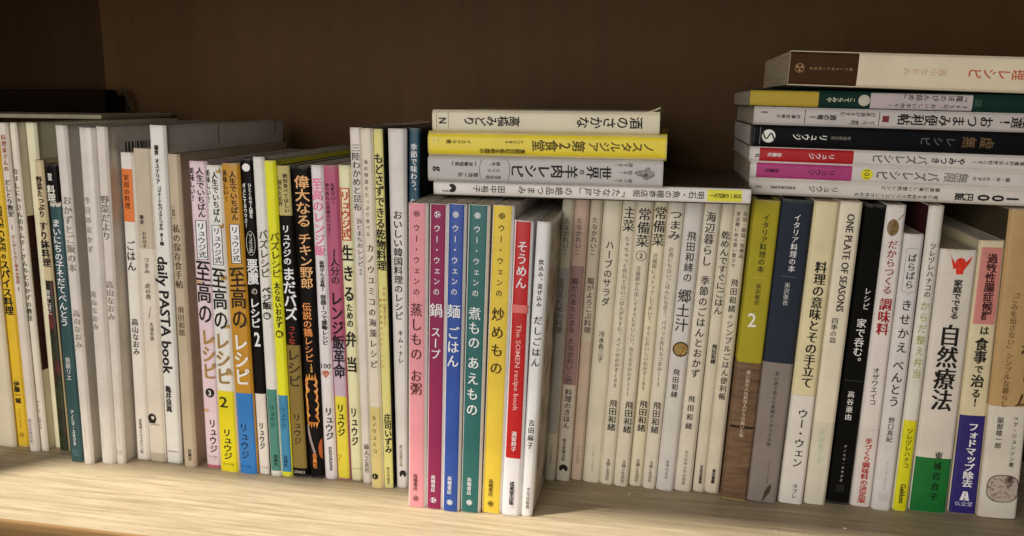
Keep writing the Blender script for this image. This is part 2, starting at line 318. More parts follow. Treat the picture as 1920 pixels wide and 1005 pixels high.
  ('T', '偉大なる', 6.19, 42.38, 10.17, 0.1, 'dca06c', 'r'), ('T', 'チキン野郎', 46.12, 86.03, 9.32, 0.1, 'dca06c', 'r'), ('T', '伝説の鶏レシピ', 95.7, 139.79, 6.78, 0, 'd8864c', 'r'), ('T', '108', 140.59, 147.4, 5.93, 0.1, 'd8a04c', 'b'), ('FLAME', 151.02, 187.28, 'e0963c'), ('T', 'リュウジ', 154.24, 184.81, 4.66, 0, '1c0c08', 'r'), ('T', '扶桑社', 209.29, 221.05, 3.81, 0, 'e0803c', 'b'), ('GLOW', 185.22, 210.13, '8a7c7c')]),
 (dict(k='S', x=-69.45, y=29.93, w=8.56, h=230.2, lean=-0.47, d=163.44, c='d9cfcf', l='white book with a pink microwave title and a small brown diamond', tp=0.0011), [
  ('T', '至高のレンジ飯', 8.5, 63.08, 8.88, 0.0, 'd8688c', 'r'), ('T', '面倒ぜんぶ省略!', 66.11, 88.28, 3.38, 0.1, '1c1815', 'b'), ('T', '容器1つで感動レシピ', 90.59, 127.69, 4.23, 0.1, '1c1815', 'b'), ('H', '100', 143.2, 7.05, 0.05, '1c1815'), ('GEM', 149.21, 3.13, 0.0, 'a8654c'), ('T', 'リュウジ', 174.29, 199.81, 5.92, 0.1, '1c1815', 'b'), ('R', 'KADOKAWA', 205.21, 223.65, 2.96, 0.1, '1c1815', 'b')]),
 (dict(k='S', x=-59.5, y=30.68, w=9.68, h=230.22, lean=-0.56, d=163.46, c='a85470', l='dusty pink book fading to lilac with a yellow foot and red star', tp=0.0348), [
  ('Z', 'printed_band', 124.53, 165.68, 'b8a4b4'), ('Z', 'printed_band', 165.68, 228.95, 'd8c83c'), ('T', '失敗ゼロ!', 11.98, 27.0, 2.95, 0.15, '1c1815', 's'), ('T', '秒で作れる奇跡のウマさ!', 11.98, 48.91, 2.95, -0.25, '1c1815', 's'), ('T', '1人分の', 57.16, 83.35, 6.75, 0.05, '2c1c28', 'r'), ('T', 'レンジ飯革命', 87.57, 151.97, 9.29, 0.05, '1e1418', 'b'), ('T', 'リュウジ', 171.36, 196.37, 5.91, 0.0, '1c1815', 'b'), ('STAR', 212.57, 4.69, -0.5, 'a83020')]),
 (dict(k='S', x=-49.91, y=31.79, w=8.78, h=230.51, lean=-0.47, d=163.66, c='d6d2a8', l='pale cream green book with a red boxed name and heavy black lunchbox title', tp=0.0545), [
  ('BOX', 15.39, 51.98, -0.38, 0.34, 'e4c8a4', 'a8402c'), ('T', 'リュウジ式', 17.58, 50.11, 6.32, -0.02, 'a8402c', 'b'), ('T', '生きる', 54.6, 95.69, 9.28, 0, '1c1815', 'b'), ('T', 'ための', 96.46, 114.32, 5.06, 0, '1c1815', 'b'), ('T', '弁当', 116.67, 147.52, 9.28, 0, '1c1815', 'b'), ('T', 'リュウジ', 173.73, 203.72, 5.48, 0, '1c1815', 'b'), ('H', 'ライツ社', 221.24, 7.03, 0.1, '8a8070')]),
 (dict(k='S', x=-40.79, y=28.42, w=6.73, h=256.0, lean=-0.26, d=182.0, c='cdc6bc', l='tall white book with black wakame and kelp title', tp=0.1455), [
  ('T', '三陸わかめと昆布', 10.58, 56.27, 5.39, 0.0, '3c3834', 'm'), ('T', '浜とまちのレシピ', 61.03, 94.82, 3.73, 0.1, '3c3834', 'm'), ('T', '80', 95.95, 100.85, 3.73, 0.1, '56708c', 'm'), ('T', '婦人之友社', 225.28, 247.63, 4.15, 0.1, '3c3834', 'm')]),
 (dict(k='S', x=-30.76, y=23.12, w=8.45, h=255.77, lean=-0.32, d=182.0, c='d0c8b4', l='tall cream book with a yellow lower spine and a round black seal at its foot', tp=-0.0415), [
  ('Z', 'printed_band', 194.16, 255.77, 'c8b878'), ('T', '海の野菜をたっぷり食べる', 20.45, 72.11, 2.87, -0.1, '6c665c', 'm'), ('T', 'カノウユミコの海藻レシピ', 77.24, 165.39, 5.33, 0.05, '3c3834', 'm'), ('T', 'カノウユミコ', 200.54, 229.2, 3.28, -0.1, '4c4428', 'm'), ('DISC', 246.84, 2.28, -0.15, '1c1815', '~', 'c8b878')]),
 (dict(k='S', x=-22.48, y=23.98, w=7.0, h=255.69, lean=-0.44, d=182.0, c='ccc67c', l='tall narrow yellow spine with bold dried food title and black covers', tp=-0.0215), [
  ('COVER', '14120f'), ('T', 'もどさずできる乾物料理', 15.69, 95.79, 7.37, 0.0, '1c1815', 'b'), ('T', '肉・魚・卵・乳製品を使わない', 106.97, 134.94, 2.05, 0.15, 'a0603c', 's'), ('T', '野菜と乾物のヘルシーレシピ', 115.23, 165.02, 2.05, -0.25, 'a0603c', 's'), ('T', '庄司いずみ', 198.53, 228.74, 5.32, 0.1, '1c1815', 'b'), ('T', '家の光協会', 238.95, 252.54, 2.46, 0, '4c4428', 's')]),
 (dict(k='S', x=-13.93, y=27.41, w=9.9, h=255.75, lean=0.3, d=182.0, c='cdc8c2', l='wide white spine of the korean recipe book beside the pink book', tp=0.2426), [
  ('T', 'おいしい韓国料理のレシピ', 54.21, 130.73, 6.16, 0.0, '1c1815', 's'), ('T', 'キム・ナレ', 137.62, 161.99, 4.11, 0.1, '1c1815', 's'), ('T', '朝日新聞出版', 222.55, 239.32, 2.87, 0.0, '8a8070', 's'), ('FAN', 245.1, 3.04, 0.15, '1c1815')]),
 (dict(k='S', x=-6.34, y=28.7, w=7.49, h=256.29, lean=1.26, d=182.0, c='1c4454', l='tall dark teal book mostly hidden behind the pink book', tp=0.0557), [
  ('COVER', '0d1216'), ('T', '季節で味わう、', 10.1, 43.72, 4.52, 0, 'd8dcd4', 'm'), ('T', '旬の', 46.59, 56.68, 4.52, 0, 'd8dcd4', 'm')]),
 (dict(k='S', x=5.63, y=1.17, w=12.19, h=210.08, lean=1.03, d=149.15, c='d6cfca', l='pink spined book at the left end of the five matching bright books', margin=1, tp=0.0128), [
  ('P', 0.34, 209.88, -0.5, 0.4, 'e08c94'), ('EM', 6.83, 2.03, -0.05, '4c2420', 0), ('T', 'ウー・ウェンの', 13.36, 60.33, 4.58, -0.05, '4c2420', 's'), ('T', '蒸しもの', 65.34, 104.61, 8.36, -0.05, '4c2420', 'm'), ('T', 'お粥', 110.53, 128.81, 8.36, -0.05, '4c2420', 'm'), ('T', '高橋書店', 185.19, 197.38, 3.18, -0.08, '4c2420', 'm'), ('EM', 203.32, 2.03, -0.05, '4c2420', 0)]),
 (dict(k='S', x=18.0, y=1.43, w=11.16, h=210.0, lean=1.4, d=149.1, c='d6cfca', l='maroon spined book between the pink and blue ones', margin=1, tp=0.015), [
  ('P', 0.34, 209.8, -0.5, 0.4, '84204c'), ('EM', 6.81, 2.02, -0.05, 'e8dcdc', 1), ('T', 'ウー・ウェンの', 13.14, 59.58, 4.56, -0.05, 'e8dcdc', 's'), ('T', '鍋', 64.57, 74.24, 9.13, -0.05, 'e8dcdc', 'm'), ('T', 'スープ', 80.37, 102.96, 6.75, -0.05, 'e8dcdc', 'm'), ('T', '高橋書店', 184.78, 197.33, 3.17, -0.08, 'e8dcdc', 'm'), ('EM', 203.25, 2.02, -0.05, 'e8dcdc', 1)]),
 (dict(k='S', x=29.77, y=0.44, w=11.34, h=210.52, lean=1.55, d=149.47, c='d6cfca', l='blue spined book between the maroon and green ones', margin=1, tp=0.0066), [
  ('P', 0.34, 210.32, -0.5, 0.4, '2c4a94'), ('EM', 6.77, 2.01, -0.05, 'e0e0e4', 2), ('T', 'ウー・ウェンの', 13.06, 59.22, 4.54, -0.05, 'e0e0e4', 's'), ('T', '麺', 64.89, 74.5, 9.08, -0.05, 'e0e0e4', 'm'), ('T', 'ごはん', 79.52, 107.82, 8.29, -0.05, 'e0e0e4', 'm'), ('T', '高橋書店', 184.44, 197.71, 3.16, -0.08, 'e0e0e4', 'm'), ('EM', 203.61, 2.01, -0.05, 'e0e0e4', 2)]),
 (dict(k='S', x=43.18, y=1.34, w=13.21, h=210.19, lean=1.69, d=149.24, c='d6cfca', l='dark green spined book between the blue and yellow ones', margin=1, tp=0.0129), [
  ('P', 0.34, 209.99, -0.5, 0.4, '28605c'), ('EM', 6.75, 2.01, -0.05, 'e4e4dc', 3), ('T', 'ウー・ウェンの', 13.02, 59.42, 4.53, -0.05, 'e4e4dc', 's'), ('T', '煮もの', 65.78, 94.44, 8.27, -0.05, 'e4e4dc', 'm'), ('T', 'あえもの', 99.15, 140.51, 8.27, -0.05, 'e4e4dc', 'm'), ('T', '高橋書店', 184.37, 197.22, 3.15, -0.08, 'e4e4dc', 'm'), ('EM', 202.71, 2.01, -0.05, 'e4e4dc', 3)]),
 (dict(k='S', x=57.52, y=3.56, w=13.49, h=210.1, lean=1.93, d=149.17, c='d6cfca', l='warm yellow spined book at the right end of the five matching bright books', margin=1, tp=-0.0153), [
  ('P', 0.34, 209.9, -0.5, 0.4, 'ecb83c'), ('EM', 6.74, 2.0, -0.05, '3c2c14', 4), ('T', 'ウー・ウェンの', 11.99, 59.02, 4.53, -0.05, '3c2c14', 's'), ('T', '炒めもの', 65.73, 111.51, 8.66, -0.05, '3c2c14', 'm'), ('T', '高橋書店', 185.05, 197.52, 3.15, -0.08, '3c2c14', 'm'), ('EM', 203.01, 2.0, -0.05, '3c2c14', 4)]),
 (dict(k='S', x=71.07, y=2.65, w=11.71, h=201.08, lean=1.91, d=142.77, c='d9d2d6', l='red somen noodle book with a white foot', tp=-0.0476), [
  ('P', 0.67, 159.31, -0.44, 0.4, 'b01c1c'), ('P2', 54.33, 59.61, -0.5, 0.5, 'cc6c64'), ('T', 'そうめん', 12.51, 43.83, 7.46, 0, 'e8dcd8', 'm'), ('R', 'The SOMEN recipe book', 67.04, 125.84, 3.93, 0, 'dc9c94', 's'), ('T', '満留邦子', 140.03, 154.37, 3.53, 0, 'ecdcd8', 'm'), ('T', '成美堂出版', 175.78, 192.86, 3.14, 0, '1c1815', 'b')]),
 (dict(k='S', x=81.2, y=4.03, w=7.72, h=200.75, lean=2.56, d=142.53, c='dcd6d2', l='white front book with a pale photo on its cover side, right of the red one', tp=0.0404), [
  ('T', '炊込み、混ぜ込み', 23.77, 55.01, 3.34, 0, '2c2824', 'm'), ('T', 'だしごはん', 60.65, 95.01, 5.5, 0, '2c2824', 'm'), ('T', '吉田麻子', 131.05, 151.73, 4.32, 0, '2c2824', 'm'), ('T', '文化出版局', 179.3, 194.87, 2.75, 0.1, '4c4844', 's'), ('CP',)]),
 (dict(k='S', x=88.87, y=60.29, w=7.49, h=208.99, lean=2.69, d=148.38, c='c4c0aa', l='thin book with a pale green grey upper spine over a grey block', tp=0.021), [
  ('Z', 'printed_band', 48.68, 172.12, 'a8a6a2'), ('T', 'たなかれいこ', 13.31, 39.18, 4.28, 0, '5c564c', 'm'), ('T', '生きるための料理', 55.55, 95.97, 5.13, -0.1, '5c564c', 'm'), ('T', 'リトルモア', 181.3, 196.03, 2.57, 0, '6c665c', 's')]),
 (dict(k='S', x=98.56, y=61.94, w=9.95, h=209.04, lean=2.51, d=148.42, c='c4aa98', l='book with a mauve middle section and a black fan mark at its spine foot', tp=-0.013), [
  ('Z', 'printed_band', 47.13, 134.66, '9c7c78'), ('Z', 'printed_band', 134.66, 209.04, 'c8c0b0'), ('T', 'たなかれいこ', 12.93, 39.54, 4.28, -0.05, '5c504c', 'm'), ('T', '腸からあたたまる', 55.52, 95.91, 5.13, -0.1, '4c3c38', 'm'), ('T', 'たなかれいこ的', 99.07, 133.85, 5.13, -0.05, '4c3c38', 'm'), ('T', '料理のきほん', 137.5, 168.26, 5.13, 0, '3c3834', 'm'), ('T', '朝日新聞出版', 175.74, 193.35, 2.57, -0.05, '3c3834', 's'), ('FAN', 199.27, 3.17, 0, '1c1815')]),
 (dict(k='S', x=108.15, y=65.72, w=8.51, h=208.91, lean=2.54, d=148.33, c='c0b6a0', l='plain beige thin book, left neighbour of the herb salad book', tp=0.0331), [
  ('Z', 'printed_band', 102.19, 208.91, 'c0ac96'), ('T', 'たなかれいこ', 12.6, 39.67, 4.29, 0, '5c564c', 'm'), ('T', '腸がよろこぶ料理', 55.33, 96.25, 5.15, 0, '4c4640', 'm'), ('T', 'リトルモア', 181.8, 196.57, 2.57, 0, '6c665c', 's')]),
 (dict(k='S', x=119.6, y=63.24, w=12.03, h=209.56, lean=2.59, d=148.79, c='cbc4ac', l='wide cream book with the herb salad title in thin black letters', tp=-0.0077), [
  ('T', 'ハーブのサラダ', 28.84, 75.6, 5.96, 0, '2c2824', 's'), ('T', '冷水希三子', 93.9, 116.8, 4.26, -0.05, '3c3834', 'm'), ('T', 'アノニマ・スタジオ', 180.33, 200.45, 1.7, 0, '6c665c', 's')]),
 (dict(k='S', x=130.8, y=62.51, w=9.03, h=210.02, lean=2.71, d=149.11, c='cac2ac', l='cream book titled with two large characters and a long grey line of small text', tp=0.0122), [
  ('T', '主菜', 5.11, 22.76, 8.06, 0, '2c2824', 'm'), ('T', 'ちゃちゃっと作れて白いごはんがすすむ、メインのおかず100', 25.73, 135.38, 3.39, 0, '77705f', 'm'), ('T', '飛田和緒', 144.24, 168.3, 5.94, 0, '2c2824', 'm'), ('T', '主婦と生活社', 189.42, 206.63, 2.97, 0, '5c564c', 'm')]),
 (dict(k='S', x=141.14, y=61.38, w=9.96, h=210.45, lean=2.69, d=149.42, c='cac2ac', l='cream book with a circled 2 below its three large characters', tp=0.0346), [
  ('T', '常備菜', 6.17, 33.36, 8.44, 0, '2c2824', 'm'), ('RING', 39.31, 3.52, 0, '2c2824', '2'), ('T', '冷蔵庫から出してすぐにおいしい、作りおきおかず111', 46.41, 141.04, 3.37, -0.1, '77705f', 'm'), ('T', '飛田和緒', 144.65, 169.0, 5.91, 0.1, '2c2824', 'm'), ('T', '主婦と生活社', 189.62, 207.59, 2.95, 0.1, '5c564c', 'm')]),
 (dict(k='S', x=151.6, y=64.25, w=9.09, h=210.45, lean=2.68, d=149.42, c='cdc4a8', l='slightly yellowed cream book with three large characters and no number', tp=-0.0132), [
  ('T', '常備菜', 5.09, 32.67, 8.45, 0, '2c2824', 'm'), ('T', '冷蔵庫にストックしておいて、すぐにおいしいおかず109', 37.51, 137.24, 3.38, -0.1, '77705f', 'm'), ('T', '飛田和緒', 144.07, 168.04, 5.91, 0.05, '2c2824', 'm'), ('T', '主婦と生活社', 189.08, 207.07, 2.96, 0.05, '5c564c', 'm')]),
 (dict(k='S', x=161.41, y=62.0, w=9.42, h=211.04, lean=2.83, d=149.84, c='cbc4b2', l='cream book with a large three letter hiragana title, left of the bowl photo book', tp=0.08), [
  ('T', 'つまみ', 7.22, 28.38, 7.98, 0, '2c2824', 'm'), ('T', 'お酒にも白いごはんにも合う、パパッと作れるつまみ113', 32.8, 133.08, 3.36, -0.1, '77705f', 'm'), ('T', '飛田和緒', 144.24, 168.46, 5.88, 0, '2c2824', 'm'), ('T', '主婦と生活社', 189.39, 206.02, 2.94, 0, '5c564c', 'm')]),
 (dict(k='S', x=172.67, y=60.96, w=11.56, h=211.55, lean=2.98, d=150.2, c='c4c0b8', l='white book with a round bowl photograph on its spine', tp=-0.0094), [
  ('T', '飛田和緒の', 22.02, 57.42, 6.27, 0, '2c2824', 's'), ('T', '郷土汁', 61.91, 92.63, 9.19, -0.05, '2c2824', 's'), ('BOWL', 104.97, 5.41, 0.05), ('T', '飛田和緒', 119.36, 140.65, 4.59, -0.05, '2c2824', 's'), ('T', '世界文化社', 187.93, 202.39, 2.51, 0, '7c766c', 's')]),
 (dict(k='S', x=185.31, y=62.75, w=11.16, h=211.67, lean=2.76, d=150.28, c='cac2b0', l='cream book about seaside living with widely spaced thin characters', tp=-0.0404), [
  ('T', '海辺暮らし', 8.61, 46.2, 7.09, -0.05, '2c2824', 'm'), ('T', '季節のごはんとおかず', 52.51, 125.86, 6.26, 0, '2c2824', 'm'), ('T', '飛田和緒', 138.88, 164.07, 4.59, -0.05, '2c2824', 'm'), ('T', '女子栄養大学出版部', 179.89, 206.67, 2.5, 0, '7c766c', 's')]),
 (dict(k='S', x=196.61, y=64.68, w=7.88, h=211.71, lean=2.49, d=150.32, c='c6bea8', l='thin cream book with the dried noodle title in bold and a small bold name', tp=0.0485), [
  ('T', '乾めんですぐにごはん', 21.62, 79.89, 5.84, 0, '1c1815', 's'), ('T', '飛田和緒', 100.91, 115.24, 3.33, 0.05, '1c1815', 'b'), ('T', '文化出版局', 190.81, 205.27, 2.5, 0.05, '1c1815', 'b')]),
 (dict(k='S', x=205.78, y=64.5, w=9.08, h=211.99, lean=2.42, d=150.52, c='c8bfa8', l='cream book with two small columns of text at the top, beside the olive yellow hardcover', tp=-0.0206), [
  ('T', '缶詰・瓶詰・常備品', 8.57, 40.13, 2.91, 0.25, '4c4640', 's'), ('T', '食品棚にある買い置きで', 8.57, 47.12, 2.91, -0.25, '4c4640', 's'), ('T', '飛田和緒', 54.52, 78.1, 4.99, 0, '3c3834', 'm'), ('T', 'の', 79.23, 82.64, 2.91, 0, '3c3834', 'm'), ('T', 'シンプルごはん便利帳', 83.77, 141.46, 4.99, 0, '3c3834', 'm'), ('T', '東京書籍', 193.41, 204.53, 2.49, 0, '1c1815', 'b')]),
 (dict(k='S', x=220.63, y=56.91, w=16.76, h=212.14, lean=2.47, d=150.62, c='9a9024', l='olive yellow hardcover with a brown wood photo band and a white 2', hard=1, tp=-0.0161), [
  ('OBI', 111.1, 211.32, 'wood'), ('T', 'イタリア料理の本', 8.98, 48.31, 4.5, 0.0, '2c2810', 'm'), ('HL', 51.58, 0.5, 'b8a850'), ('T', '米沢亜衣', 55.59, 70.63, 3.68, 0.0, '3c3818', 'm'), ('T', '2', 75.07, 86.6, 10.63, -0.1, 'dcd8c0', 'r'), ('TB', '遠い国の人気料理人からの届いた味', 116.06, 165.04, 2.86, 0.0, 'b8a894', 'm'), ('DL', 156.75, 158.32, '1c140e')]),
 (dict(k='S', x=239.5, y=57.15, w=19.39, h=212.8, lean=2.37, d=151.09, c='232a36', l='navy hardcover with a wide grey paper band around its lower half', hard=1, tp=0.003), [
  ('OBI', 110.54, 212.6, '7c736c'), ('T', 'イタリア料理の本', 9.07, 47.78, 4.47, 0.05, 'c8c8c4', 'm'), ('HL', 51.03, 0.5, '54585c'), ('T', '米沢亜衣', 54.65, 70.7, 3.66, -0.02, 'a8a8a4', 'm'), ('TB', '長い旅で覚えた素顔のイタリアの味', 116.6, 170.84, 2.84, 0, '3c3834', 'm'), ('TB', 'アノニマ・スタジオ', 181.15, 198.78, 1.63, 0.1, '4c4640', 's'), ('MARK', 199.18, 212.15, 0.15, '3c3424')]),
 (dict(k='S', x=259.23, y=59.02, w=15.19, h=212.25, lean=2.06, d=150.7, c='cfc49c', l='wide cream book with a bold black title, right of the navy hardcover', tp=-0.0196), [
  ('OBI', 132.44, 212.05, 'cfcac0'), ('HL', 30.33, 0.8, 'b8ac84'), ('T', '料理の意味とその手立て', 39.23, 127.08, 7.7, 0.05, '1c1815', 'mb'), ('TB', 'ウー・ウェン', 141.66, 184.75, 6.89, 0.05, '1c1815', 'm'), ('TB', 'タブレ', 196.75, 208.03, 3.65, 0.1, '4c4844', 'm')]),
 (dict(k='S', x=275.69, y=61.57, w=13.67, h=212.2, lean=1.68, d=150.66, c='d2cab2', l='cream book with a capital letter english title running down its spine', tp=0.0213), [
  ('Z', 'printed_band', 151.34, 212.2, 'c8c3b0'), ('R', 'ONE PLATE OF SEASONS', 7.99, 72.97, 5.66, 0.05, '3c3430', 'mb'), ('T', '四季の皿', 77.37, 95.12, 4.45, -0.1, '2c2824', 's'), ('T', '冷水希三子', 156.78, 181.93, 4.05, -0.05, '9cb088', 'm'), ('T', 'アノニマ・スタジオ', 187.89, 205.93, 2.02, 0.1, 'b4b09c', 's')]),
 (dict(k='S', x=291.71, y=64.66, w=13.67, h=210.61, lean=1.74, d=149.54, c='12120f', l='black hardcover with white lettering between two pale books', hard=1, tp=-0.0636), [
  ('T', 'レシピ', 54.88, 70.15, 4.45, 0.1, 'c8c4bc', 's'), ('T', '家で呑む。', 76.02, 109.12, 6.48, 0.0, 'd4d0c8', 's'), ('HL', 119.7, 0.9, '33332f'), ('T', '高谷亜由', 126.93, 148.07, 4.45, -0.05, 'c8c4bc', 'm'), ('T', 'アノニマ・スタジオ', 166.01, 193.37, 2.02, 0.0, 'a8a49c', 's'), ('O', 198.18, 2.25, 0, '2f2f2b', 'sq')]),
 (dict(k='S', x=306.76, y=64.96, w=11.98, h=210.74, lean=1.06, d=149.63, c='d0cac2', l='white book with dark red lettering and a small nut picture at the top', tp=-0.0632), [
  ('OBI', 154.08, 210.54, 'cdc7be'), ('NUT', 14.75, 5.22, -0.1), ('T', 'だからつくる', 22.81, 59.13, 6.45, 0, '7c1c20', 'm'), ('T', '調味料', 61.29, 87.22, 8.06, 0, '8c1c20', 'mb'), ('T', 'オザワエイコ', 109.52, 136.39, 4.43, -0.05, '1c1815', 's'), ('TB', '手づくり調味料の決定版', 159.9, 207.76, 4.83, 0, 'a02c28', 'b')]),
 (dict(k='S', x=319.62, y=62.11, w=11.51, h=192.69, lean=0.81, d=136.81, c='cac6c2', l='short white book with a speech bubble outline on its spine', tp=-0.0461), [
  ('BUB', 9.4, 38.35, -0.38, 0.38, '8c8884'), ('T', 'ばらばら', 12.54, 36.21, 5.63, 0, '2c2824', 'm'), ('T', 'きせかえ', 43.0, 79.69, 7.24, 0, '1c1815', 's'), ('T', 'べんとう', 84.11, 117.4, 7.24, -0.05, '1c1815', 's'), ('T', '野口真紀', 124.61, 142.62, 4.02, -0.05, '4c4844', 'm'), ('T', 'アノニマ・スタジオ', 156.97, 177.38, 1.61, -0.0, '8c8884', 's'), ('O', 182.93, 2.61, 0, 'a8a49e', 'sq')]),
 (dict(k='S', x=332.12, y=64.32, w=8.89, h=211.05, lean=0.67, d=149.84, c='cecabf', l='tall narrow white book with a lime yellow foot and dark maroon cover side', tp=-0.0579), [
  ('COVERL', '3c1c1c'), ('Z', 'printed_band', 145.1, 211.05, 'ccc81c'), ('T', 'ツレヅレハナコの', 23.8, 60.16, 4.39, 0.0, '1c1815', 's'), ('T', 'からだ整え弁当', 62.31, 115.32, 5.99, -0.05, '98945c', 's'), ('T', 'ツレヅレハナコ', 150.44, 179.44, 3.99, 0, '2c2c10', 's'), ('R', 'Gakken', 191.21, 205.07, 3.99, 0, '1c1815', 'b')]),
 (dict(k='S', x=350.53, y=66.62, w=22.67, h=183.19, lean=0.23, d=130.06, c='ccc5b8', l='very thick white book with a green foot and huge black characters', bulge=0.001, tp=-0.0387), [
  ('Z', 'printed_band', 143.5, 183.19, '14682c'), ('FIG', 9.27, 7.45, 0.05, 'c03020'), ('T', '家庭でできる', 19.48, 46.28, 5.64, 0.05, '1c1815', 'b'), ('T', '自然療法', 49.17, 109.81, 13.28, 0.0, '1c1815', 'mb'), ('T', '東城百合子', 138.47, 174.05, 5.23, 0.1, '10180f', 'm')]),
 (dict(k='S', x=373.32, y=69.06, w=16.16, h=189.34, lean=-0.7, d=134.43, c='cabf9c', l='thick cream book with a pink title block and a purple foot', tp=-0.0849), [
  ('Z', 'printed_band', 118.51, 189.34, '2c2468'), ('P', 4.5, 55.44, -0.42, 0.42, 'c07c74'), ('T', '過敏性腸症候群', 8.33, 52.92, 6.8, 0.05, '3c1c1c', 'b'), ('T', 'は', 56.52, 62.67, 6.0, 0.05, '1c1815', 'b'), ('T', '食事', 64.12, 82.38, 8.4, 0.0, '1c1815', 'b'), ('T', 'で', 83.12, 89.01, 5.6, 0.0, '1c1815', 'b'), ('T', '治', 89.75, 98.65, 8.4, 0.0, '1c1815', 'b'), ('T', 'る!', 99.4, 112.49, 6.0, 0.0, '1c1815', 'b'), ('T', 'フォドマップ除去', 123.43, 170.03, 6.4, 0.05, 'dcd8e4', 'b'), ('ALOGO', 176.3, 3.33, 0, 'dcd8e4'), ('H', '仏企堂', 182.22, 10.37, 0, 'b0acc8')]),
 (dict(k='S', x=394.3, y=66.65, w=22.57, h=210.19, lean=-1.44, d=149.24, c='ac8e60', l='thick kraft brown book at the right end, its white band carrying an oval portrait', bulge=0.001, tp=-0.0498), [
  ('COVERL', '453c2c'), ('OBI', 130.46, 209.99, 'c8c2b4'), ('P', 10.83, 22.09, 0.1, 0.45, 'd2ccc0'), ('T', '「ごみを出さない」シンプルな暮らし', 51.18, 131.2, 4.32, -0.15, '6c5434', 'm'), ('T', 'ホーム', 85.93, 131.2, 8.64, 0.32, '3c2c1c', 'mb'), ('TB', '服部雄一郎', 137.9, 160.07, 3.93, -0.2, '2c2824', 's'), ('TB', 'ベア・ジョンソン著', 136.78, 172.63, 3.14, 0.2, '2c2824', 's'), ('OVAL', 188.39, 12.0, 0.05)]),  # dark COVERL tone paints shade onto the kraft cover's left side
 (dict(k='Y', x=11.84, y=28.72, z=212.4, w=10.0, h=204.35, tilt=0, d=148.0, c='d2cdc6', l='white paperback lying across the upright books, bottom of the middle pile'), [
  ('COVER', '3a3024'), ('P', 5.66, 26.67, -0.36, 0.36, 'd8d03c'), ('T', '日本一の角打ち!', 5.98, 25.37, 3.17, 0, '4c4418', 'b'), ('T', '明石・魚の棚商店街', 28.3, 73.01, 4.93, 0, '3c3834', 's'), ('T', '「たなか屋」の絶品つまみ', 74.36, 147.24, 5.28, 0, '4c4640', 's'), ('T', '田中裕子', 155.42, 177.31, 4.93, 0, '3c3834', 's'), ('T', '西日本', 193.67, 198.07, 1.41, 0.2, '1c1815', 's'), ('FAN', 191.48, 2.82, 0, '1c1815')]),
 (dict(k='Y', x=10.62, y=20.72, z=222.8, w=15.66, h=151.18, tilt=0, d=148.0, c='b0aca8', l='silver grey book with a sheep head drawing, under the yellow book in the middle pile'), [
  ('SHEEP', 11.12, 5.88, 0, '4c4a4a'), ('T', '旅する!', 18.69, 30.63, 2.77, -0.32, '55524f', 's'), ('T', '知る!', 18.69, 27.3, 2.77, -0.02, '55524f', 's'), ('T', '食べる!', 18.69, 30.63, 2.77, 0.3, '55524f', 's'), ('T', '世界', 31.63, 47.71, 8.3, 0, '1c1815', 'mb'), ('T', 'の', 48.38, 52.1, 3.46, 0, '1c1815', 'mb'), ('T', '羊肉レシピ', 52.77, 96.38, 8.64, 0, '1c1815', 'mb'), ('PAR', 98.82, 114.62), ('T', '全方位的', 102.32, 112.86, 2.42, 0.3, '1c1815', 's'), ('T', 'ヒツジ', 103.02, 111.45, 2.42, 0.02, '1c1815', 's'), ('T', '読本。', 103.02, 111.45, 2.42, -0.25, '1c1815', 's'), ('T', '(羊齧協会)', 117.8, 135.96, 3.11, -0.22, '1c1815', 's'), ('T', '菊池一弘', 117.45, 130.95, 3.11, 0.22, '1c1815', 's'), ('T', 'g', 140.99, 146.75, 6.57, 0, '1c1815', 'mb')]),
 (dict(k='Y', x=10.83, y=20.72, z=238.86, w=15.7, h=152.54, tilt=0, d=148.0, c='dcc030', l='yellow book with slanted black title in the middle pile, under the white one', r=0.004), [
  ('T', 'ノスタルジア', 7.47, 48.7, 6.53, 0, '4c4010', 'r'), ('T', '第2食堂', 50.04, 84.29, 7.56, 0, '4c4010', 'r'), ('T', '東欧旧社会主義国の', 88.41, 118.32, 3.09, 0.25, '4c4010', 'b'), ('T', 'レシピ80', 88.76, 101.55, 2.75, -0.12, '4c4010', 's'), ('T', 'イスクラ著', 123.6, 140.27, 3.09, -0.1, '4c4010', 's'), ('O', 147.42, 2.06, -0.15, 'e8d878', 'sq')]),
 (dict(k='Y', x=13.89, y=20.72, z=254.96, w=13.1, h=144.57, tilt=0, d=148.0, c='c8c0a4', l='worn cream book with sparse black lettering and a curled corner, top of the middle pile', curl=1), [
  ('T', '酒のさかな', 9.99, 51.53, 7.51, 0, '1c1815', 'r'), ('T', '高橋みどり', 86.76, 123.94, 6.49, 0, '1c1815', 'r'), ('T', 'N', 134.53, 140.57, 4.78, 0, '1c1815', 'mb'), ('VL', 133.83, '8c8470'), ('VL', 141.64, '8c8470')]),
 (dict(k='Y', x=218.51, y=74.41, z=214.4, w=10.39, h=210.0, tilt=1.0, d=148.0, c='cdc7bb', l='white book with a huge black price, bottom of the right hand pile'), [
  ('T', '100', 42.88, 68.88, 7.29, 0.1, '1c1815', 'b'), ('T', '円飯', 70.15, 81.9, 4.97, 0.1, '1c1815', 'b'), ('T', '最高に楽しい節約レシピ', 90.85, 126.56, 2.65, -0.25, '1c1815', 's'), ('T', '家にある材料でワンコインで作れる', 91.49, 142.75, 2.65, 0.22, '1c1815', 's'), ('T', 'リュウジ', 153.08, 171.93, 4.31, 0, '1c1815', 's'), ('R2', 'KADOKAWA', 180.42, 196.16, 2.32, 0, '1c1815', 'b'), ('R2', 'WA', 201.68, 205.82, 1.99, 0, '1c1815', 's')]),
